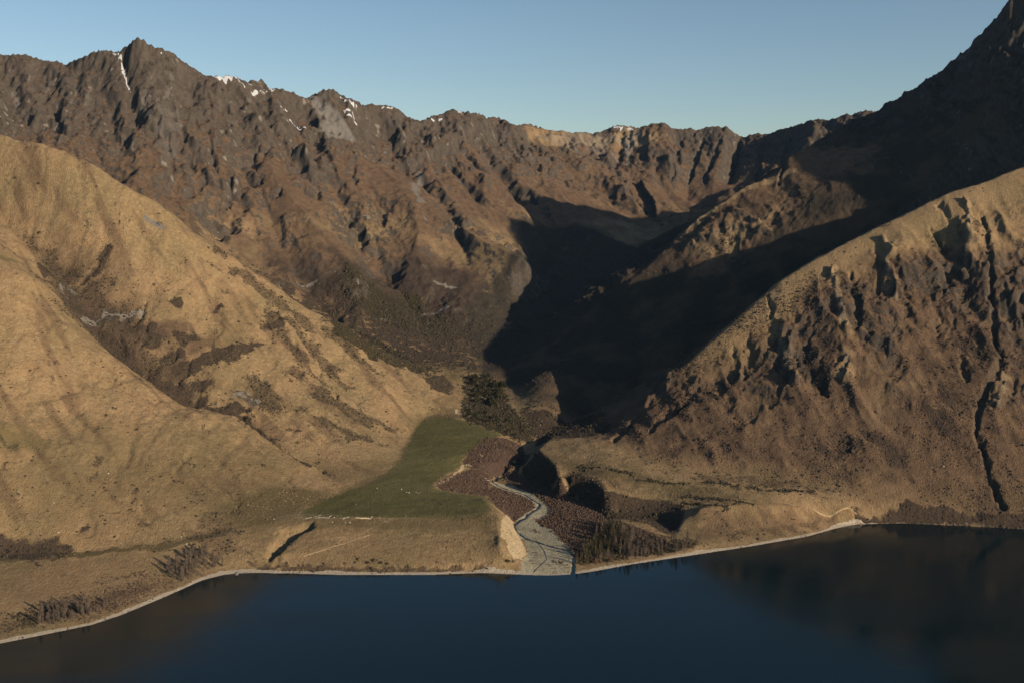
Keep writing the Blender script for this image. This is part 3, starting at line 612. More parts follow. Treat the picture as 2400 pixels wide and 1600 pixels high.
# ---------------------------------------------------------------- materials
def newmat(name, rough=1.0):
    m = bpy.data.materials.new(name); m.use_nodes = True
    p = m.node_tree.nodes['Principled BSDF']; p.inputs['Roughness'].default_value = rough
    p.inputs['Specular IOR Level'].default_value = 0.12
    return m, m.node_tree, p
def ground_material():
    m, nt, p = newmat('ground_cover')
    N = nt.nodes; Lk = nt.links.new
    tc = N.new('ShaderNodeTexCoord')
    def noise(scale, detail=4, rough=.6, vec=None, dist=0.0):
        n = N.new('ShaderNodeTexNoise'); n.inputs['Scale'].default_value = scale; n.inputs['Detail'].default_value = detail
        n.inputs['Roughness'].default_value = rough; n.inputs['Distortion'].default_value = dist
        Lk(vec or tc.outputs['Object'], n.inputs['Vector']); return n.outputs['Fac']
    def ramp(src, a, b):
        r = N.new('ShaderNodeMapRange'); r.inputs[1].default_value = a; r.inputs[2].default_value = b; Lk(src, r.inputs[0]); return r.outputs[0]
    def mix(a, b, fac, mode='MIX'):
        x = N.new('ShaderNodeMix'); x.data_type = 'RGBA'; x.blend_type = mode
        for s, v in ((x.inputs[0], fac), (x.inputs[6], a), (x.inputs[7], b)):
            if isinstance(v, (int, float)): s.default_value = v
            elif isinstance(v, tuple): s.default_value = (*v, 1)
            else: Lk(v, s)
        return x.outputs[2]
    def mul(a, b):
        x = N.new('ShaderNodeMath'); x.operation = 'MULTIPLY'
        for s, v in ((x.inputs[0], a), (x.inputs[1], b)):
            if isinstance(v, (int, float)): s.default_value = v
            else: Lk(v, s)
        return x.outputs[0]
    at = {}
    for i in range(5):
        a = N.new('ShaderNodeAttribute'); a.attribute_name = 'cover%d' % i
        s = N.new('ShaderNodeSeparateColor'); Lk(a.outputs['Color'], s.inputs[0])
        for j in range(3): at[i * 3 + j] = s.outputs[j]
    keys = list(FLD); at = {k: at[i] for i, k in enumerate(keys)}
    n_f = noise(.22, 5, .7); n_m = noise(.035, 5, .65); n_l = noise(.006, 4, .6)
    mp = N.new('ShaderNodeMapping'); mp.inputs['Scale'].default_value = (1, .45, .5); mp.inputs['Rotation'].default_value = (0, 0, .25); Lk(tc.outputs['Object'], mp.inputs[0])
    n_s = noise(.06, 6, .72, mp.outputs[0], .6)
    n_x = noise(.11, 6, .75); n_x2 = noise(.075, 7, .8, None, .4)
    speck = ramp(noise(.5, 3, .8), .45, .7)
    def edge(att, lo=.3, hi=.7, n=n_f, amt=.5):            # breaks a cover's edge up with noise
        s = N.new('ShaderNodeMath'); s.operation = 'MULTIPLY_ADD'; s.inputs[1].default_value = amt; Lk(n, s.inputs[0])
        s2 = N.new('ShaderNodeMath'); s2.operation = 'SUBTRACT'; Lk(s.outputs[0], s2.inputs[0]); s2.inputs[1].default_value = amt * .5
        Lk(at[att], s.inputs[2]); return ramp(s2.outputs[0], lo, hi)
    straw = mix((0.3664, 0.2388, 0.1222), (0.2423, 0.1529, 0.0810), ramp(n_m, .35, .7))
    straw = mix(straw, (0.2283, 0.1665, 0.0824), ramp(n_l, .4, .65))
    straw = mix(straw, (0.1267, 0.0861, 0.0477), mul(ramp(n_f, .5, .75), .55))
    straw = mix(straw, (0.3571, 0.2623, 0.1445), mul(ramp(n_x, .47, .66), .95))
    straw = mix(straw, (0.1190, 0.0854, 0.0463), mul(ramp(n_x2, .53, .66), .7))
    col = straw
    brown = mix((0.1640, 0.1054, 0.0616), (0.0986, 0.0626, 0.0408), ramp(n_m, .35, .65)); brown = mix(brown, (0.1882, 0.1299, 0.0782), mul(ramp(n_f, .5, .7), .6))
    col = mix(col, brown, edge('brown', .1, .9))
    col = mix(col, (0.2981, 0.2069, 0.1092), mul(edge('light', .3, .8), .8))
    olive = mix((0.0963, 0.0768, 0.0377), (0.1493, 0.1103, 0.0549), n_f); col = mix(col, olive, edge('olive', .15, .9))
    scrub = mix((0.0445, 0.0335, 0.0263), (0.0749, 0.0521, 0.0358), ramp(n_f, .4, .65)); col = mix(col, scrub, mul(edge('scrub', .25, .7, n_f, .9), .93))
    purple = mix((0.0958, 0.0586, 0.0417), (0.0607, 0.0412, 0.0327), ramp(n_f, .4, .6)); purple = mix(purple, (0.1214, 0.0888, 0.0562), mul(speck, .35)); col = mix(col, purple, edge('purple', .35, .65))
    painted_shade = mix((.030, .030, .022), (.062, .048, .034), ramp(n_x, .35, .65)); col = mix(col, painted_shade, mul(edge('painted_shade', .2, .8), .92))  # dark colours of the painted valley shadow
    green = mix((.088, .083, .030), (.125, .110, .045), ramp(n_l, .3, .6)); green = mix(green, (.15, .118, .055), mul(ramp(n_m, .5, .75), .7)); green = mix(green, (.06, .062, .024), mul(ramp(n_x2, .5, .7), .5)); col = mix(col, green, edge('green', .25, .75, n_m, .8))
    bush = mix((0.0268, 0.0253, 0.0118), (0.0567, 0.0435, 0.0222), ramp(n_f, .4, .65)); col = mix(col, bush, mul(edge('bush', .3, .65, n_f, .8), .95))
    rock = mix((0.0967, 0.0815, 0.0651), (0.0450, 0.0374, 0.0303), ramp(n_s, .4, .65)); rock = mix(rock, (0.1540, 0.1266, 0.0932), mul(ramp(n_f, .55, .75), .5)); col = mix(col, rock, mul(edge('rock', .3, .7, n_s, .7), .88))
    col = mix(col, mix((0.3055, 0.2729, 0.2208), (0.1592, 0.1332, 0.1072), n_s), mul(edge('pale', .4, .75, n_f, .8), .8))
    col = mix(col, mix((0.1532, 0.1369, 0.1206), (0.1968, 0.1773, 0.1513), n_f), edge('scree', .3, .8))
    gravel = mix((0.3131, 0.2773, 0.1867), (0.4048, 0.3600, 0.2482), n_f); gravel = mix(gravel, (0.1718, 0.1510, 0.1035), mul(ramp(n_m, .5, .7), .6)); col = mix(col, gravel, edge('gravel', .4, .6))
    col = mix(col, mix((0.5317, 0.4067, 0.2426), (0.3940, 0.2923, 0.1751), ramp(n_s, .4, .65)), edge('bluff', .4, .6, n_f, .3))
    col = mix(col, mix((0.4802, 0.4091, 0.3114), (0.3454, 0.2887, 0.2223), n_f), edge('beach', .45, .6, n_f, .2))
    col = mix(col, (.52, .53, .55), edge('snow', .45, .6, n_f, .5))
    Lk(col, p.inputs['Base Color'])
    b = N.new('ShaderNodeBump'); b.inputs['Distance'].default_value = 4.0; b.inputs['Strength'].default_value = 1.0
    hsum = N.new('ShaderNodeMath'); hsum.operation = 'ADD'; Lk(noise(.3, 3, .7), hsum.inputs[0]); Lk(mul(n_x, 1.2), hsum.inputs[1]); Lk(hsum.outputs[0], b.inputs['Height'])
    Lk(b.outputs[0], p.inputs['Normal'])
    return m
GM = ground_material()
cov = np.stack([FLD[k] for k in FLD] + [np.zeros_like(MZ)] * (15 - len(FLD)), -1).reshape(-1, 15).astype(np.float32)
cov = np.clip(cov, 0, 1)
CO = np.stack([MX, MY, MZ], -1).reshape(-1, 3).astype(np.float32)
def ground_piece(name, sel):
    r, c = np.nonzero(sel); a = r * nc + c
    f4 = np.stack([a, a + 1, a + nc + 1, a + nc], 1)
    used, inv = np.unique(f4.ravel(), return_inverse=True); fi = inv.reshape(-1, 4).astype(np.int32)
    me = bpy.data.meshes.new(name)
    me.vertices.add(len(used)); me.vertices.foreach_set('co', CO[used].ravel())
    me.loops.add(fi.size); me.loops.foreach_set('vertex_index', fi.ravel())
    me.polygons.add(len(fi)); me.polygons.foreach_set('loop_start', np.arange(len(fi), dtype=np.int32) * 4)
    me.polygons.foreach_set('use_smooth', np.ones(len(fi), bool))
    me.update(calc_edges=True)
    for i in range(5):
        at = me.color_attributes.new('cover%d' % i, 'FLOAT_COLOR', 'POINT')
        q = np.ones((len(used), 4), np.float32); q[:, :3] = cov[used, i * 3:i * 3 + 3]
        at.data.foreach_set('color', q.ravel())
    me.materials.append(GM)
    o = bpy.data.objects.new(name, me); C.objects.link(o); o['kind'] = 'structure'
    return o
mid = lambda q: q[:-1, :-1]
cls = np.zeros((nr - 1, nc - 1), np.int32)                         # 0 lake terrace
cls[mid(v_range) > .5] = 1; cls[mid(v_second) > .5] = 2; cls[mid(v_right) > .5] = 3; cls[mid(v_left) > .5] = 4
cls[(mid(f['green']) > .5) & (mid(v_w) > .3) & (cls != 1)] = 5
cls[(mid(f['gravel']) > .5) & (cls != 1)] = 6
cls[(mid(f['beach']) > .5) & (cls != 6)] = 7
for i, nme in enumerate(('lake_terrace', 'mountain_range', 'mountain_spur', 'mountain_face', 'grass_hills', 'green_paddock', 'river_bed', 'beach')):
    ground_piece(nme, cls == i)
log('ground built')
# ---------------------------------------------------------------- lake
def plain_mesh(name, verts, faces, mat, parent=None, smooth=False, kind=None):
    me = bpy.data.meshes.new(name); me.from_pydata(verts, [], faces); me.update()
    if smooth: me.polygons.foreach_set('use_smooth', [True] * len(me.polygons))
    if mat: me.materials.append(mat)
    o = bpy.data.objects.new(name, me); C.objects.link(o)
    if parent: o.parent = parent
    if kind: o['kind'] = kind
    return o
def water_material():
    m, nt, p = newmat('lake_water', .09); N = nt.nodes; Lk = nt.links.new
    p.inputs['Base Color'].default_value = (.0003, .009, .012, 1); p.inputs['IOR'].default_value = 1.33; p.inputs['Specular IOR Level'].default_value = .43
    tc = N.new('ShaderNodeTexCoord'); mp = N.new('ShaderNodeMapping'); mp.inputs['Scale'].default_value = (.25, .5, 1); Lk(tc.outputs['Object'], mp.inputs[0])
    n = N.new('ShaderNodeTexNoise'); n.inputs['Scale'].default_value = .5; n.inputs['Detail'].default_value = 4; Lk(mp.outputs[0], n.inputs['Vector'])
    b = N.new('ShaderNodeBump'); b.inputs['Strength'].default_value = .5; b.inputs['Distance'].default_value = .12; Lk(n.outputs[0], b.inputs['Height']); Lk(b.outputs[0], p.inputs['Normal'])
    mp2 = N.new('ShaderNodeMapping'); mp2.inputs['Scale'].default_value = (.0016, .012, 1); mp2.inputs['Rotation'].default_value = (0, 0, .12); Lk(tc.outputs['Object'], mp2.inputs[0])
    n2 = N.new('ShaderNodeTexNoise'); n2.inputs['Scale'].default_value = 1.0; n2.inputs['Detail'].default_value = 5; Lk(mp2.outputs[0], n2.inputs['Vector'])
    r = N.new('ShaderNodeMapRange'); r.inputs[1].default_value = .4; r.inputs[2].default_value = .65; r.inputs[3].default_value = .10; r.inputs[4].default_value = .19; Lk(n2.outputs[0], r.inputs[0]); Lk(r.outputs[0], p.inputs['Roughness'])
    return m
WM = water_material()
plain_mesh('lake', [(-20000, -14000, 0), (20000, -14000, 0), (20000, 4000, 0), (-20000, 4000, 0)], [(0, 1, 2, 3)], WM, kind='structure')

# ---------------------------------------------------------------- the air
hm = bpy.data.materials.new('haze'); hm.use_nodes = True; hn = hm.node_tree; hn.nodes.clear()
ho = hn.nodes.new('ShaderNodeOutputMaterial'); hv = hn.nodes.new('ShaderNodeVolumePrincipled'); hv.inputs['Density'].default_value = 4.0e-6; hv.inputs['Color'].default_value = (.35, .62, 1.0, 1); hv.inputs['Anisotropy'].default_value = 0.0
hn.links.new(hv.outputs[0], ho.inputs['Volume'])
hx0, hx1, hy0, hy1, hz0, hz1 = -21000, 21000, -15000, 9500, -80, 2100
hz_o = plain_mesh('haze', [(x, y, z) for z in (hz0, hz1) for y in (hy0, hy1) for x in (hx0, hx1)], [(0,2,3,1),(4,5,7,6),(0,1,5,4),(2,6,7,3),(0,4,6,2),(1,3,7,5)], hm, kind='stuff')
# ---------------------------------------------------------------- things standing on the ground
def gz(x, y):
    x = np.asarray(x, float); y = np.asarray(y, float)
    r = np.interp(y, YR, np.arange(nr)); c = np.interp(x / y, S, np.arange(nc))
    return bil(MZ, c, r)
hat = lambda x, y, G=None: gz(x, y)
RND = random.Random(11); NR2 = np.random.RandomState(5)
def noisy_mat(name, c1, c2, scale=.5, rough=1.0, c3=None):
    m, nt, p = newmat(name, rough); N = nt.nodes; Lk = nt.links.new
    g = N.new('ShaderNodeNewGeometry'); n = N.new('ShaderNodeTexNoise'); n.inputs['Scale'].default_value = scale; n.inputs['Detail'].default_value = 4
    Lk(g.outputs['Position'], n.inputs['Vector'])
    r = N.new('ShaderNodeValToRGB'); r.color_ramp.elements[0].position = .35; r.color_ramp.elements[1].position = .65
    r.color_ramp.elements[0].color = (*c1, 1); r.color_ramp.elements[1].color = (*c2, 1)
    Lk(n.outputs['Fac'], r.inputs[0]); Lk(r.outputs[0], p.inputs['Base Color'])
    return m
M = dict(
    bark=noisy_mat('grey_bark', (.16, .13, .10), (.30, .26, .21), 1.5), twig=noisy_mat('bare_twigs', (.075, .055, .042), (.17, .13, .10), .25),
    larch=noisy_mat('olive_needles', (.036, .032, .014), (.085, .066, .028), .3), ever=noisy_mat('dark_leaves', (.030, .032, .016), (.068, .060, .030), .12),
    rust=noisy_mat('rusty_twigs', (.13, .065, .038), (.20, .11, .06), .4), brush=noisy_mat('brown_brush', (.055, .036, .027), (.125, .080, .052), .15),
    dbrush=noisy_mat('dark_scrub', (.030, .026, .017), (.080, .060, .036), .1), tuss=noisy_mat('tussock', (.13, .09, .048), (.22, .155, .08), .15),
    stone=noisy_mat('pale_stone', (.38, .35, .29), (.52, .48, .40), 1.0), log=noisy_mat('driftwood', (.20, .17, .13), (.42, .37, .30), .8), dlog=noisy_mat('wet_driftwood', (.035, .028, .022), (.09, .07, .055), .8),
    wood=noisy_mat('weathered_timber', (.30, .27, .22), (.45, .40, .33), 2), wool=noisy_mat('wool', (.62, .58, .50), (.78, .74, .66), 3), dirt=noisy_mat('pale_soil', (.40, .31, .19), (.52, .41, .26), .6),
    track=noisy_mat('track_soil', (.30, .21, .12), (.38, .28, .16), .3), creek=None, willow=noisy_mat('gold_willow', (.16, .10, .03), (.25, .17, .06), .5))
def empty(name, loc, rot=0.0, sc=1.0):
    o = bpy.data.objects.new(name, None); C.objects.link(o); o.location = loc; o.rotation_euler = (0, 0, rot); o.scale = (sc, sc, sc)
    o.empty_display_size = 1; return o
def tag(o, label, cat, group=None):
    o['label'] = label; o['category'] = cat
    if group: o['group'] = group
    return o
def mesh(name, v, f, mats, mi=None, smooth=False):
    me = bpy.data.meshes.new(name); me.from_pydata([tuple(q) for q in v], [], f)
    for q in (mats if isinstance(mats, (list, tuple)) else [mats]): me.materials.append(q)
    if mi is not None: me.polygons.foreach_set('material_index', mi)
    if smooth: me.polygons.foreach_set('use_smooth', [True] * len(f))
    me.update(); return me
def tube(v, f, a, b, ra, rb, n=5):
    a = np.array(a, float); b = np.array(b, float); d = b - a; d /= np.linalg.norm(d) + 1e-9
    s = np.cross(d, (0, 0, 1) if abs(d[2]) < .9 else (1, 0, 0)); s /= np.linalg.norm(s); t = np.cross(d, s); o = len(v)
    for p, r in ((a, ra), (b, rb)):
        for i in range(n):
            q = 2 * math.pi * i / n; v.append(p + r * (math.cos(q) * s + math.sin(q) * t))
    for i in range(n): j = (i + 1) % n; f.append((o + i, o + j, o + n + j, o + n + i))
    f.append(tuple(o + n + i for i in range(n)))
def box(v, f, c, sx, sy, sz, rot=0.0):
    o = len(v); cs, sn = math.cos(rot), math.sin(rot)
    for z in (-1, 1):
        for y in (-1, 1):
            for x in (-1, 1): v.append((c[0] + (x*sx*cs - y*sy*sn)/2, c[1] + (x*sx*sn + y*sy*cs)/2, c[2] + z*sz/2))
    for q in ((0,2,3,1),(4,5,7,6),(0,1,5,4),(2,6,7,3),(0,4,6,2),(1,3,7,5)): f.append(tuple(o + i for i in q))
def trunk_mesh(kind, h, r, rng):
    v, f = [], []
    lean = (rng.uniform(-.03, .03) * h, rng.uniform(-.03, .03) * h)
    top = h * .93
    pts = [(lean[0]*t*t, lean[1]*t*t, top * t) for t in (0, .3, .65, 1)]; rr = [r, r * .72, r * .4, r * .08]
    for i in range(3): tube(v, f, pts[i], pts[i+1], rr[i], rr[i+1], 6)
    n = {'poplar': 16, 'larch': 12, 'ever': 7, 'willow': 9}[kind]
    for i in range(n):
        t = rng.uniform(.12, .88); a = rng.uniform(0, 6.28)
        up, L_ = {'poplar': (1.7, .26 * (1.1 - t * .6)), 'larch': (.25, .24 * (1.05 - t)), 'ever': (.7, .34), 'willow': (.9, .4)}[kind]
        p = (lean[0]*t*t, lean[1]*t*t, top * t); k = L_ * h / math.hypot(1, up)
        tube(v, f, p, (p[0] + math.cos(a)*k, p[1] + math.sin(a)*k, p[2] + up*k), r * .28 * (1.1 - t), r * .05, 3)
    return mesh('trunk', v, f, M['bark'])
def crown_mesh(kind, h, w, rng, mat):
    v, f = [], []
    n = {'poplar': 520, 'larch': 620, 'ever': 520, 'willow': 380}[kind]
    clumps = [(rng.uniform(0, 6.28), rng.uniform(.25, .9), rng.uniform(.15, .5)) for _ in range(9)]
    for i in range(n):
        a = rng.uniform(0, 6.28)
        if kind == 'poplar':
            t = rng.uniform(.08, 1) ; R = w * .5 * (math.sin(math.pi * min(t * .82 + .14, 1)) ** .8) * rng.uniform(.25, 1); up = 2.4; s = rng.uniform(.5, 1.1) * w * .14
        elif kind == 'larch':
            t = rng.random() ** 1.25 * .95 + .05; R = w * .5 * (1.04 - t) * rng.uniform(.45, 1.05) * (1 + .25 * math.sin(t * 34 + a)); up = -.15; s = w * .085
        elif kind == 'ever':
            ca, ct, cr = clumps[i % 9]; a = ca + rng.gauss(0, .5); t = min(max(ct + rng.gauss(0, .13), .12), 1); R = w * (.18 + cr * .55) * (1.15 - t * .7) + rng.gauss(0, .05) * w; up = .1; s = w * .095
        else:
            t = rng.random() ** .8 * .95 + .05; R = w * .5 * math.sin(math.pi * min(t * .8 + .12, 1)) * rng.uniform(.3, 1.05); up = 1.2; s = w * .08
        p = np.array((math.cos(a) * R, math.sin(a) * R, t * h))
        d = np.array((math.cos(a) + rng.gauss(0, .5), math.sin(a) + rng.gauss(0, .5), up + rng.gauss(0, .5))); d /= np.linalg.norm(d)
        q = np.array((rng.gauss(0, 1), rng.gauss(0, 1), rng.gauss(0, 1))); q = np.cross(d, q); q /= np.linalg.norm(q) + 1e-9
        o = len(v); ln = s * (2.2 if kind == 'poplar' else 1.3); v += [p - q * s * .5, p + q * s * .5, p + d * ln]; f.append((o, o + 1, o + 2))
    return mesh('crown', v, f, mat)
def kit(kind, h, w, r, mat, n=4):
    out = []
    for i in range(n):
        rng = random.Random(hash((kind, h, i)) & 0xffff if False else int(h * 7 + w * 31 + i * 101))
        hh = h * rng.uniform(.9, 1.1); out.append((trunk_mesh(kind, hh, r, rng), crown_mesh(kind, hh, w * rng.uniform(.85, 1.2), rng, mat)))
    return out
def plant(name, kitt, x, y, sc, label, cat, group):
    t = empty(name, (x, y, float(gz(x, y)) - .3), RND.uniform(0, 6.28), sc)
    tm, cm = kitt[RND.randrange(len(kitt))]
    for nme, me in (('trunk', tm), ('crown', cm)):
        o = bpy.data.objects.new(nme, me); C.objects.link(o); o.parent = t
    return tag(t, label, cat, group)
def inside(uvpoly, n, mind, rng):
    p = G(*uvpoly); poly = [q[:2] for q in p]; a = np.array(poly); out = []; tries = 0
    while len(out) < n and tries < n * 60:
        tries += 1; x = rng.uniform(a[:, 0].min(), a[:, 0].max()); y = rng.uniform(a[:, 1].min(), a[:, 1].max())
        if not inpoly(np.array([x]), np.array([y]), poly)[0] or gz(x, y) < 2.2: continue
        if any((x - q[0]) ** 2 + (y - q[1]) ** 2 < mind * mind for q in out): continue
        out.append((x, y))
    return out
K_pop = kit('poplar', 29, 7.0, .5, M['twig']); K_lar = kit('larch', 28, 11, .5, M['larch'], 5); K_lar2 = kit('larch', 27, 9.5, .5, M['twig'], 3)
K_bare = kit('willow', 17, 10, .3, M['twig'], 4); K_ev = kit('ever', 11, 14, .4, M['ever'], 5); K_wil = kit('willow', 7, 8, .25, M['rust'], 3); K_gold = kit('willow', 6, 5, .2, M['willow'], 2); K_red = kit('willow', 15, 8, .3, M['rust'], 2)
R_ = random.Random(3)
g_ = 'conifers and bare trees in the grove east of the river mouth'
for x, y in inside([(1350,1326),(1350,1300),(1372,1280),(1400,1262),(1432,1262),(1440,1290),(1420,1312),(1385,1323)], 46, 5, R_):
    plant('conifer_tree', K_lar if R_.random() < .75 else K_bare, x, y, R_.uniform(.5, .95), 'olive brown conifer in the grove just east of the river mouth', 'tree', g_)
for x, y in inside([(1392,1278),(1402,1236),(1430,1224),(1475,1236),(1490,1262),(1478,1300),(1432,1310),(1425,1275)], 50, 5, R_):
    plant('conifer_tree', K_lar2 if R_.random() < .6 else K_lar, x, y, R_.uniform(.65, 1.2), 'tall brown tree in the dense middle of the grove east of the river mouth', 'tree', 'tall trees in the middle of the east grove')
for x, y in inside([(1470,1306),(1470,1275),(1500,1272),(1560,1272),(1640,1268),(1650,1278),(1600,1293),(1540,1302)], 46, 5.5, R_):
    plant('bare_poplar', K_pop if R_.random() < .6 else K_bare, x, y, R_.uniform(.45, 1.0), 'thin bare pale stemmed tree in the lakeside row right of the conifer grove', 'tree', 'bare trees in the lakeside row east of the grove')
for u, v, s, k, lb in ((1398,1320,1.25,K_wil,'broad rusty willow bush at the lake edge of the grove, left one'), (1432,1316,.95,K_wil,'smaller rusty willow bush at the lake edge of the grove, right one'), (1362,1322,1.0,K_gold,'golden willow bush beside the river mouth bank'), (1372,1326,.8,K_wil,'low orange brown bush behind the beach spit'), (1404,1304,.9,K_gold,'golden bush glowing under the grove conifers'), (1384,1326,.7,K_gold,'small golden bush on the grove beach edge')):
    p = G((u, v))[0]; plant('willow_bush', k, p[0], p[1], s, lb, 'bush', 'willow bushes fronting the east grove')
for x, y in inside([(392,1352),(396,1325),(420,1300),(470,1296),(520,1312),(524,1330),(500,1344),(440,1366),(420,1368)], 60, 4.2, R_):
    plant('bare_tree', K_pop if R_.random() < .35 else K_bare, x, y, R_.uniform(.5, 1.0), 'bare grey tree in the thicket above the curving beach left of the jetty', 'tree', 'bare trees in the west thicket')
for x, y in inside([(92,1466),(98,1432),(120,1412),(200,1406),(262,1414),(250,1432),(180,1452),(130,1464)], 74, 3.6, R_):
    plant('bare_tree', K_pop if R_.random() < .3 else K_bare, x, y, R_.uniform(.4, .8), 'bare grey tree in the thicket at the lower left corner by the beach', 'tree', 'bare trees in the southwest thicket')
for u, v, s, lb in ((600,1330,1.0,'lone reddish brown round tree by the shore right of the jetty'), (592,1303,.75,'smaller reddish tree uphill of the lone shore tree')):
    p = G((u, v))[0]; plant('red_tree', K_red, p[0], p[1], s, lb, 'tree', None)
p = G((655, 1297))[0]; plant('green_shrub', K_ev, p[0], p[1], .45, 'dark green shrub at the mouth of the terrace notch', 'shrub', None)
for x, y in inside([(1088,905),(1100,885),(1140,880),(1180,902),(1196,925),(1175,950),(1130,955),(1100,945)], 40, 9, R_):
    plant('evergreen_tree', K_ev, x, y, R_.uniform(.9, 1.7), 'dark evergreen in the dense clump at the valley mouth behind the paddock', 'tree', 'evergreens at the valley mouth')
for x, y in inside([(1085,985),(1095,960),(1140,965),(1190,975),(1235,1010),(1230,1040),(1190,1022),(1140,1000)], 42, 6, R_):
    plant('evergreen_tree', K_ev, x, y, R_.uniform(.35, .7), 'small dark tree in the belt between the paddock edge and the creek', 'tree', 'small trees above the paddock edge')
for x, y in inside([(1225,970),(1270,975),(1300,950),(1420,960),(1440,1000),(1400,1030),(1310,1020),(1240,1010)], 90, 7, R_):
    plant('scrub_tree', K_lar, x, y, R_.uniform(.16, .36), 'slim scrub tree on the shaded slope across the creek from the paddock', 'tree', 'scrub trees on the slope east of the creek')
# shrubs
def shrub_mesh(rng, mat, n=70, flat=.8):
    v, f = [], []
    for i in range(n):
        d = np.array((rng.gauss(0, 1), rng.gauss(0, 1), abs(rng.gauss(0, 1)))); d /= np.linalg.norm(d); p = d * rng.uniform(.55, 1.0); p[2] *= flat
        q = np.cross(d, (rng.gauss(0, 1), rng.gauss(0, 1), rng.gauss(0, 1))); q /= np.linalg.norm(q) + 1e-9; s = rng.uniform(.25, .45); o = len(v)
        w = np.cross(d, q) * s; v += [p - q * s * .6, p + q * s * .6, p + w + d * .15]; f.append((o, o + 1, o + 2))
    return mesh('shrub', v, f, mat)
SH = [shrub_mesh(random.Random(i), M['dbrush']) for i in range(4)]; SHT = [shrub_mesh(random.Random(i + 9), M['tuss'], 90, .9) for i in range(2)]
def shrub(u, v, r, label, group=None, ms=SH, name='shrub'):
    x, y, z = G((u, v))[0]; o = bpy.data.objects.new(name, ms[RND.randrange(len(ms))]); C.objects.link(o)
    o.location = (x, y, float(gz(x, y)) - .1 * r); o.scale = (r, r, r * RND.uniform(.7, 1)); o.rotation_euler = (0, 0, RND.uniform(0, 6)); return tag(o, label, 'shrub', group)
for u, v in ((246,1135),(244,1142),(249,1149),(309,1137),(315,1138),(303,1149),(353,1120),(359,1125),(377,1118),(408,1128),(413,1130),(210,1129),(218,1163),(271,1163),(223,1152),(348,1154),(311,1181),(331,1186),(385,1184),(448,1175),(455,1177),(462,1182),(434,1190),(439,1167),(474,1174),(304,1195),(235,1210),(240,1207),(247,1219),(246,1228),(211,1235),(206,1228),(427,1254),(432,1266),(440,1261),(447,1264),(460,1210),(498,1205),(507,1212),(328,1290),(362,1293),(398,1290),(269,1260),(247,1290),(206,1293),
             (178,1110),(186,1128),(193,1160),(196,1180),(150,1165),(62,1205),(88,1225),(40,1240),(560,1158),(620,1120),(690,1150),(540,1102),(585,1090),(505,1060),(75,1080),(130,1095)):
    shrub(u, v, RND.uniform(1.6, 3.2), 'small dark shrub dotted on the dry grass apron above the lake shore', 'dark shrubs on the lower left apron')
for u, v in ((417,712),(512,727),(445,690),(640,805),(650,768),(480,785),(598,905),(70,870),(25,910),(285,880),(242,862),(160,920),(300,1015),(322,1008),(730,880),(760,930),(850,930),(905,965),(960,945)):
    shrub(u, v, RND.uniform(2.4, 4.2), 'dark shrub high on the tan hillside left of the valley', 'dark shrubs high on the left hills')
for u, v in ((385,1262),(398,1268),(455,1275),(468,1272),(480,1282),(495,1268),(512,1276),(520,1285),(530,1290),(505,1290),(462,1288),(448,1284),(540,1280),(475,1262),(488,1258),(550,1290),(545,1270)):
    shrub(u, v, RND.uniform(2.0, 3.4), 'dark shrub in the scatter between the farm track and the west thicket', 'dark shrubs above the west thicket')
for u, v in ((5,1283),(18,1290),(30,1284),(42,1292),(56,1286),(68,1292),(80,1284),(94,1290),(106,1286),(120,1290),(140,1283),(10,1300),(40,1303),(22,1296)):
    shrub(u, v, RND.uniform(2.6, 4.4), 'dark shrub in the patch at the left edge above the flat', 'dark shrubs at the left edge')
for u, v in ((1058,1192),(1075,1200),(1088,1205),(1098,1212),(1108,1206),(1120,1210),(1068,1211),(1084,1216),(1100,1221),(1130,1204),(1050,1205),(1028,1178),(1035,1182),(1014,1205),(1112,1196),(1094,1196),(1002,1203),(1125,1220),(1047,1187)):
    shrub(u, v, RND.uniform(1.2, 2.3), 'low dark bush on the olive corner of the paddock by the bluff', 'low bushes in the paddock corner')
for u, v, r, ms, lb in ((810,1320,3.6,SHT,'round tan shrub, leftmost of the shrubs on the mid terrace shore'), (842,1311,5.0,SHT,'large round tan shrub above the mid terrace shore'), (835,1318,3.5,SHT,'tan shrub beside the large round one near the shore'), (862,1320,4.2,SH,'dark shrub right of the tan shrubs near the shore'),
    (878,1314,5.5,SH,'broad dark shrub on the mid terrace shore'), (893,1320,4.5,SH,'dark brown shrub in the middle of the shore thicket'), (908,1322,3.8,SH,'rightmost dark shrub of the mid terrace thicket'), (1103,1310,2.2,SH,'single dark bush at the foot of the sloping fence line'), (1190,1316,5.0,SH,'dark shrub under the foot of the pale bluff'), (1204,1318,4.5,SHT,'rusty tan shrub beside the bluff foot gravel')):
    shrub(u, v, r, lb, None, ms)
log('trees')
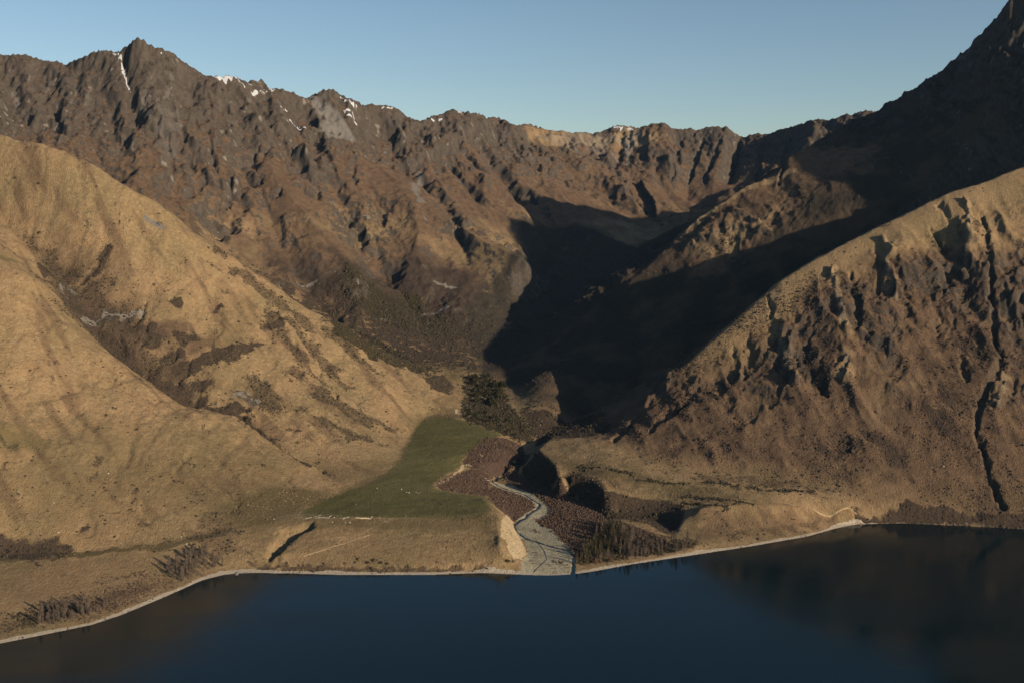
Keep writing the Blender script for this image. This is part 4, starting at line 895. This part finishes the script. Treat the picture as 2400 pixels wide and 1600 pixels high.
# ---------------------------------------------------------------- brush, scattered as stuff
def scatter(name, weight, n, size, mat, seed, hgt=.9):
    w = (weight * np.clip(MX[0:1] * 0 + 1, 0, 1)).copy(); vis = np.abs(MX / MY) < .54; w = np.where(vis, w, 0)
    cell = (MY / 1800.0) ** 2.1; w = w * cell / (MY / 1800.0) ** 1.6                       # ground area per vertex, thinned with distance
    cs = np.cumsum(w.ravel()); rs = np.random.RandomState(seed); k = np.searchsorted(cs, rs.rand(n) * cs[-1])
    x = MX.ravel()[k] + rs.uniform(-3, 3, n); y = MY.ravel()[k] + rs.uniform(-3, 3, n); z = gz(x, y)
    s = size * np.exp(rs.normal(0, .3, n)) * (y / 2000.0) ** .8
    T = np.array([(1, 0, -.15), (.3, .95, -.15), (-.8, .6, -.15), (-.8, -.6, -.15), (.3, -.95, -.15), (.45, .2, .75), (-.35, .35, .85), (-.1, -.5, .7)])
    Fc = np.array([(0,1,5),(1,2,6),(1,6,5),(2,3,6),(3,4,7),(3,7,6),(4,0,5),(4,5,7),(5,6,7)])
    an = rs.uniform(0, 6.28, n); c, s_ = np.cos(an), np.sin(an)
    jit = 1 + rs.uniform(-.35, .35, (n, 8, 3)); t = T[None] * jit
    vx = (t[..., 0] * c[:, None] - t[..., 1] * s_[:, None]) * s[:, None] + x[:, None]; vy = (t[..., 0] * s_[:, None] + t[..., 1] * c[:, None]) * s[:, None] + y[:, None]; vz = t[..., 2] * s[:, None] * hgt + z[:, None]
    co = np.stack([vx, vy, vz], -1).reshape(-1, 3).astype(np.float32); fa = (Fc[None] + 8 * np.arange(n)[:, None, None]).reshape(-1, 3).astype(np.int32)
    me = bpy.data.meshes.new(name); me.vertices.add(len(co)); me.vertices.foreach_set('co', co.ravel()); me.loops.add(fa.size); me.loops.foreach_set('vertex_index', fa.ravel())
    me.polygons.add(len(fa)); me.polygons.foreach_set('loop_start', np.arange(len(fa), dtype=np.int32) * 3); me.update(calc_edges=True); me.materials.append(mat)
    o = bpy.data.objects.new(name, me); C.objects.link(o); o['kind'] = 'stuff'; return o
scatter('brown_brush', f['purple'], 12000, 1.5, M['brush'], 1)
scatter('dark_scrub', np.clip(f['bush'] * 1.0 + f['scrub'] * .5 * (MY < 3600) * (1 - v_w * .5), 0, 1), 22000, 1.9, M['dbrush'], 2)
scatter('mountain_scrub', v_right * (MZ < 480) * sstep(-.2, .3, n1 + n2) + .15 * v_second * (MZ < 500), 16000, 1.5, M['brush'], 3, .7)
scatter('tussock', (v_left * .5 + v_w * sstep(12, 22, MZ) * .5) * sstep(-.1, .4, n2 + n1) * (1 - f['green']) * (1 - f['gravel']), 9000, 1.3, M['tuss'], 4, .8)
scatter('hill_scrub', v_left * sstep(60, 90, MZ) * np.clip(.02 + f['scrub'] + sstep(.2, .5, n5 + n2 * .5) * .3, 0, 1), 8000, 1.3, M['dbrush'], 6)
log('brush')
# ---------------------------------------------------------------- stream, tracks
def ribbon(name, pts, w, lift, mat, kind='structure', step=3.0):
    p = np.array([q[:2] for q in pts]); d = np.r_[0, np.cumsum(np.hypot(*np.diff(p, axis=0).T))]; t = np.arange(0, d[-1], step)
    x = np.interp(t, d, p[:, 0]); y = np.interp(t, d, p[:, 1])
    for _ in range(2): x[1:-1] = (x[:-2] + 2 * x[1:-1] + x[2:]) / 4; y[1:-1] = (y[:-2] + 2 * y[1:-1] + y[2:]) / 4
    tx, ty = np.gradient(x), np.gradient(y); l = np.hypot(tx, ty) + 1e-9; nx_, ny_ = -ty / l, tx / l; v, f_ = [], []
    ks = (-1, -.5, 0, .5, 1); ww = w * (1 + .25 * np.sin(t * .21) + .15 * np.sin(t * .53 + 1))
    for i in range(len(t)):
        for k in ks:
            a, b = x[i] + nx_[i] * k * ww[i] / 2, y[i] + ny_[i] * k * ww[i] / 2; v.append((a, b, float(gz(a, b)) + lift))
    for i in range(len(t) - 1):
        for j in range(4): o = i * 5 + j; f_.append((o, o + 1, o + 6, o + 5))
    o = bpy.data.objects.new(name, mesh(name, v, f_, mat, smooth=True)); C.objects.link(o); o['kind'] = kind; return o
cm, nt, p_ = newmat('creek_water', .12); p_.inputs['Base Color'].default_value = (.012, .018, .02, 1); p_.inputs['Specular IOR Level'].default_value = .5
ribbon('stream', CREEK, 5.0, .35, cm)
ribbon('stream_braid', G((1256,1268),(1275,1290),(1282,1310),(1262,1328),(1250,1342)), 1.6, .2, cm)
ribbon('farm_track', G((712,1303),(760,1290),(820,1270),(868,1253)), 2.6, .25, M['track'])
ribbon('hill_track', G((1812,1176),(1880,1187),(1960,1201),(2010,1208)), 1.8, .25, M['track'])
# ---------------------------------------------------------------- pale banks and heaps of the old yards, stones, sheep, fences
def bank(uv, w, h, label, mat=None, name='earth_bank', cat='bank', group=None):
    p = G(*uv); x0, y0 = p[0][:2]; v, f_ = [], []; pp = np.array([q[:2] for q in p]); d = np.r_[0, np.cumsum(np.hypot(*np.diff(pp, axis=0).T))]; n = max(4, int(d[-1] / 1.6)); t = np.linspace(0, d[-1], n)
    x = np.interp(t, d, pp[:, 0]); y = np.interp(t, d, pp[:, 1]); tx, ty = np.gradient(x), np.gradient(y); l = np.hypot(tx, ty) + 1e-9; nx_, ny_ = -ty / l, tx / l
    for i in range(n):
        e = math.sin(math.pi * (i + .5) / n) ** .35
        for k, hh in ((-1, -.3), (-.5, .7), (0, 1), (.55, .65), (1, -.3)):
            a = x[i] + nx_[i] * k * w / 2 + RND.uniform(-.2, .2); b = y[i] + ny_[i] * k * w / 2 + RND.uniform(-.2, .2); v.append((a - x0, b - y0, float(gz(a, b)) - p[0][2] + hh * h * e * RND.uniform(.75, 1.2)))
    for i in range(n - 1):
        for j in range(4): o = i * 5 + j; f_.append((o, o + 1, o + 6, o + 5))
    f_ += [(4, 3, 2, 1, 0), tuple((n - 1) * 5 + j for j in range(5))]
    o = bpy.data.objects.new(name, mesh(name, v, f_, mat or M['dirt'])); C.objects.link(o); o.location = p[0]; return tag(o, label, cat, group)
bank([(715,1216),(731,1212)], 2.2, 1.0, 'short pale bank at the left of the old yards', M['log'])
bank([(733,1211),(744,1210),(754,1207)], 1.6, .8, 'thin pale bank rising towards the paddock in the yards', M['log'])
bank([(738,1214),(752,1213),(770,1214)], 2.0, .9, 'longer pale bank in the middle of the yards', M['log'])
bank([(768,1215),(772,1212),(777,1207)], 1.3, .8, 'short upright pale bank closing the yards', M['log'])
bank([(832,1214),(845,1214.5),(858,1215),(866,1216)], 3.4, 1.8, 'long warm tan bank on the paddock front edge')
bank([(866,1217),(870,1213),(873,1211)], 1.5, 1.2, 'grey upright bank at the right end of the tan bank', M['log'])
bank([(888,1216),(891,1212)], 1.4, 1.0, 'small isolated grey bank right of the tan bank', M['log'])
bank([(803,1217),(809,1214)], 2.6, 1.2, 'pale slanting heap left of the taller heap', M['log'])
bank([(811,1214),(818,1211)], 2.8, 1.3, 'pale slanting heap nearest the paddock', M['log'])
bank([(900,1222),(912,1223)], 1.5, .6, 'low light strip at the head of the farm track', M['log'])
def rock_mesh(seed, mat):
    rng = random.Random(seed); v, f_ = [], []; n = 7
    for k, (z, r) in enumerate(((-.3, .9), (.25, 1.0), (.7, .7))):
        for i in range(n): a = 6.283 * i / n; q = r * rng.uniform(.75, 1.15); v.append((q * math.cos(a), q * math.sin(a) * .8, z * rng.uniform(.8, 1.1)))
    v.append((0, 0, .85)); 
    for k in range(2):
        for i in range(n): j = (i + 1) % n; f_.append((k*n+i, k*n+j, (k+1)*n+j, (k+1)*n+i))
    for i in range(n): f_.append((2*n+i, 2*n+(i+1) % n, 3*n))
    return mesh('boulder', v, f_, mat)
RM = [rock_mesh(i, M['stone']) for i in range(3)]
for u, v, r, lb in ((783,1212,1.8,'pale boulder inside the yards near the paddock'),(779,1224,1.5,'pale boulder alone below the yards'),(820,1225,2.2,'large pale boulder below the two heaps'),(809,1225,1.3,'dull boulder beside the large pale one'),(642,1216,1.6,'white boulder left of the yards at the track bend'),
    (437,1276,1.8,'white boulder beside the farm track above the west thicket'),(570,1284,1.5,'white boulder above the jetty'),(137,1251,1.8,'white boulder on the left flat above the shrub patch'),(126,1181,1.6,'pale boulder on the left apron slope'),(254,1109,2.2,'bright boulder high on the left apron'),(2211,1093,2.6,'white boulder high on the right mountain foot'),(425,1259,1.5,'pale boulder among dark shrubs by the track')):
    x, y, z = G((u, v))[0]; o = bpy.data.objects.new('boulder', RM[RND.randrange(3)]); C.objects.link(o); o.location = (x, y, z + .1); o.scale = (r, r, r * .8); o.rotation_euler = (0, 0, RND.uniform(0, 6)); tag(o, lb, 'boulder')
def sheep_mesh():
    v, f_ = [], []
    for k, (xx, r) in enumerate(((-.6, .22), (-.35, .38), (0, .42), (.35, .38), (.6, .24))):
        for i in range(8): a = 6.283 * i / 8; v.append((xx, math.cos(a) * r * .85, .62 + math.sin(a) * r))
    for k in range(4):
        for i in range(8): j = (i + 1) % 8; f_.append((k*8+i, k*8+j, (k+1)*8+j, (k+1)*8+i))
    f_ += [tuple(range(7, -1, -1)), tuple(range(32, 40))]
    return mesh('body', v, f_, M['wool'], smooth=True)
def sheep_head():
    v, f_ = [], []; tube(v, f_, (.52, 0, .78), (.95, 0, .62), .17, .09, 6); tube(v, f_, (.66, .1, .84), (.60, .30, .86), .05, .02, 3); tube(v, f_, (.66, -.1, .84), (.60, -.30, .86), .05, .02, 3); return mesh('head', v, f_, M['wool'])
def sheep_leg(): v, f_ = [], []; tube(v, f_, (0, 0, .42), (0, 0, 0), .07, .04, 5); return mesh('leg', v, f_, M['bark'])
SB, SHD, SL_ = sheep_mesh(), sheep_head(), sheep_leg()
for u, v, lb in ((953,1154,'white sheep grazing, leftmost of the group in the paddock'),(959,1155,'white sheep grazing just right of the leftmost one'),(975,1154,'white sheep in the middle of the grazing group'),(979,1156,'white sheep close behind the middle one'),(984,1155,'white sheep at the right end of the group'),(834,1182,'single white sheep alone in the left of the paddock'),(884,1145,'lone sheep grazing near the upper left paddock edge'),(941,1147,'lone sheep up the paddock from the group')):
    x, y, z = G((u, v))[0]; t = empty('sheep', (x, y, float(gz(x, y)) + .1), RND.uniform(0, 6), 1.7)
    for nme, me in (('body', SB), ('head', SHD)):
        o = bpy.data.objects.new(nme, me); C.objects.link(o); o.parent = t
    for lx, ly in ((-.38, .2), (-.38, -.2), (.38, .2), (.38, -.2)):
        o = bpy.data.objects.new('leg', SL_); C.objects.link(o); o.parent = t; o.location = (lx, ly, 0)
    tag(t, lb, 'sheep', 'sheep grazing in the green paddock')
vp, fp = [], []; tube(vp, fp, (0, 0, -.3), (0, 0, 1.25), .13, .11, 5); POST = mesh('post', vp, fp, M['wood'])
def fence(uv, label, gap=8.0, wires=3):
    p = G(*uv); o0 = empty('fence', p[0]); tag(o0, label, 'fence'); pp = np.array([q[:2] for q in p]); d = np.r_[0, np.cumsum(np.hypot(*np.diff(pp, axis=0).T))]
    n = max(2, int(d[-1] / gap) + 1); t = np.linspace(0, d[-1], n); x = np.interp(t, d, pp[:, 0]); y = np.interp(t, d, pp[:, 1]); z = gz(x, y)
    for i in range(n):
        o = bpy.data.objects.new('post', POST); C.objects.link(o); o.parent = o0; o.location = (x[i] - p[0][0], y[i] - p[0][1], z[i] - p[0][2])
    for k in range(wires):
        v, f_ = [], []
        for i in range(n - 1):
            a = (x[i] - p[0][0], y[i] - p[0][1], z[i] - p[0][2] + .4 + k * .38); b = (x[i+1] - p[0][0], y[i+1] - p[0][1], z[i+1] - p[0][2] + .4 + k * .38); tube(v, f_, a, b, .05, .05, 3)
        o = bpy.data.objects.new('rail', mesh('rail', v, f_, M['wood'])); C.objects.link(o); o.parent = o0
fence([(642,1216),(666,1210),(704,1205),(760,1206),(800,1208)], 'thin pale fence along the upper side of the yards')
fence([(690,1214),(700,1208),(706,1200)], 'short fence running up from the yards to the paddock corner')
fence([(690,1215),(780,1215),(880,1216),(980,1216)], 'long low fence along the front edge of the paddock')
# jetty
a, b = G((561, 1336))[0], PZ(554, 1349, 0.0); jx, jy = b[0] - a[0], b[1] - a[1]; jl = math.hypot(jx, jy); ja = math.atan2(jy, jx)
jt = empty('jetty', (a[0], a[1], 0), ja); tag(jt, 'narrow timber jetty reaching from the curved beach into the lake', 'jetty')
v_, f_ = [], []; box(v_, f_, (0, 0, 0), .42, 3.4, .12); PL = mesh('plank', v_, f_, M['wood'])
npl = int(jl / .5)
for i in range(npl):
    o = bpy.data.objects.new('plank', PL); C.objects.link(o); o.parent = jt; o.location = ((i + .5) * .5, RND.uniform(-.05, .05), 2.1)
v_, f_ = [], []; box(v_, f_, (jl / 2, 0, 0), jl, .3, .3); BM_ = mesh('beam', v_, f_, M['wood'])
for s in (-1.2, 1.2): o = bpy.data.objects.new('beam', BM_); C.objects.link(o); o.parent = jt; o.location = (0, s, 1.88)
v_, f_ = [], []; tube(v_, f_, (0, 0, -6), (0, 0, 2.5), .2, .18, 6); PI_ = mesh('pile', v_, f_, M['log'])
for i in range(5):
    for s in (-1.62, 1.62): o = bpy.data.objects.new('pile', PI_); C.objects.link(o); o.parent = jt; o.location = (jl * (i + .5) / 5, s, 0)
# driftwood stranded on the river flat
def log_mesh(seed, mat):
    rng = random.Random(seed); v, f_ = [], []; tube(v, f_, (-1, 0, .06), (0, rng.uniform(-.05, .05), .08), .055, .045, 6); tube(v, f_, (0, 0, .08), (1, rng.uniform(-.1, .1), .06), .045, .02, 6)
    tube(v, f_, (.2, 0, .07), (.55, .3, .16), .02, .008, 4); tube(v, f_, (-1, 0, .06), (-1.08, .1, .16), .03, .01, 4); tube(v, f_, (-1, 0, .06), (-1.08, -.12, .1), .03, .01, 4); return mesh('driftwood_log', v, f_, mat)
LM = [log_mesh(i, M['dlog'] if i < 3 else M['log']) for i in range(5)]
for i, (u, v) in enumerate(((1253,1295),(1257,1301),(1260,1306),(1262,1311),(1256,1314),(1243,1314),(1265,1320),(1251,1322),(1277,1308),(1281,1318),(1285,1324),(1289,1327),(1296,1331),(1275,1337),(1240,1342),(1300,1341),(1302,1344),(1313,1322),(1322,1332),(1328,1337),(1333,1341),(1325,1325),(1331,1330),(1306,1312),(1270,1296),(1299,1300),(1290,1308),(1317,1316),(1246,1304),(1279,1330))):
    x, y, z = G((u, v))[0]; dk = i % 5; o = bpy.data.objects.new('driftwood_log', LM[dk]); C.objects.link(o); s = RND.uniform(3.0, 5.5); o.location = (x, y, float(gz(x, y)) + .1); o.scale = (s, s * 1.4, s * 1.6); o.rotation_euler = (0, 0, RND.uniform(-.5, .3) + (0 if i % 3 else math.pi))
    tag(o, ('dark wet' if dk < 3 else 'bleached pale') + ' driftwood log stranded on the gravel of the river mouth', 'log', ('dark' if dk < 3 else 'pale') + ' driftwood on the river mouth gravel')
# the outermost, tallest and nearest of each group are told apart by name
bpy.context.view_layer.update()
def single_out(group, noun, where, start):
    t = [o for o in C.objects if o.get('group') == group]
    if len(t) < 5: return
    ang = lambda o: o.location.x / o.location.y
    picks = [('leftmost', min(t, key=ang)), ('rightmost', max(t, key=ang)), ('largest', max(t, key=lambda o: o.scale.x)), ('smallest', min(t, key=lambda o: o.scale.x)), ('farthest up', max(t, key=lambda o: o.location.y)), ('lowest', min(t, key=lambda o: o.location.y))]
    seen = set()
    for w, o in picks:
        if o.name in seen: continue
        seen.add(o.name); o['label'] = '%s %s %s %s' % (w, noun, 'of all', where) if False else '%s %s %s' % (w, noun, where)
    ang_all = sorted(t, key=ang); third = len(t) // 3
    for k, o in enumerate(ang_all):
        if o.name in seen: continue
        side = 'left part' if k < third else 'middle' if k < 2 * third else 'right part'
        o['label'] = '%s %s, in its %s' % (start, where, side); o['group'] = group + ', ' + side
for a_ in ((g_, 'olive brown conifer', 'of the grove beside the river mouth', 'olive brown conifer'), ('tall trees in the middle of the east grove', 'tall brown tree', 'of the dense core of the east grove', 'tall brown tree'),
    ('bare trees in the lakeside row east of the grove', 'thin bare tree', 'of the lakeside row right of the grove', 'thin bare tree'), ('bare trees in the west thicket', 'bare grey tree', 'of the thicket left of the jetty', 'bare grey tree'),
    ('bare trees in the southwest thicket', 'bare grey tree', 'of the lower left corner thicket', 'bare grey tree'), ('evergreens at the valley mouth', 'dark evergreen', 'of the clump behind the paddock', 'dark evergreen'),
    ('small trees above the paddock edge', 'small dark tree', 'of the belt behind the paddock', 'small dark tree'), ('scrub trees on the slope east of the creek', 'slim scrub tree', 'of the shaded slope east of the creek', 'slim scrub tree'),
    ('dark shrubs on the lower left apron', 'small dark shrub', 'of the dry grass apron above the lake', 'small dark shrub'), ('dark shrubs high on the left hills', 'dark shrub', 'of those high on the tan left hills', 'dark shrub'),
    ('dark shrubs above the west thicket', 'dark shrub', 'of the scatter above the west thicket', 'dark shrub'), ('dark shrubs at the left edge', 'dark shrub', 'of the patch at the left edge', 'dark shrub'), ('low bushes in the paddock corner', 'low dark bush', 'of the paddock corner by the bluff', 'low dark bush'),
    ('dark driftwood on the river mouth gravel', 'dark driftwood log', 'on the river mouth gravel', 'dark driftwood log'), ('pale driftwood on the river mouth gravel', 'bleached driftwood log', 'on the river mouth gravel', 'bleached driftwood log')):
    single_out(*a_)
log('all', sum(len(m.polygons) for m in bpy.data.meshes))
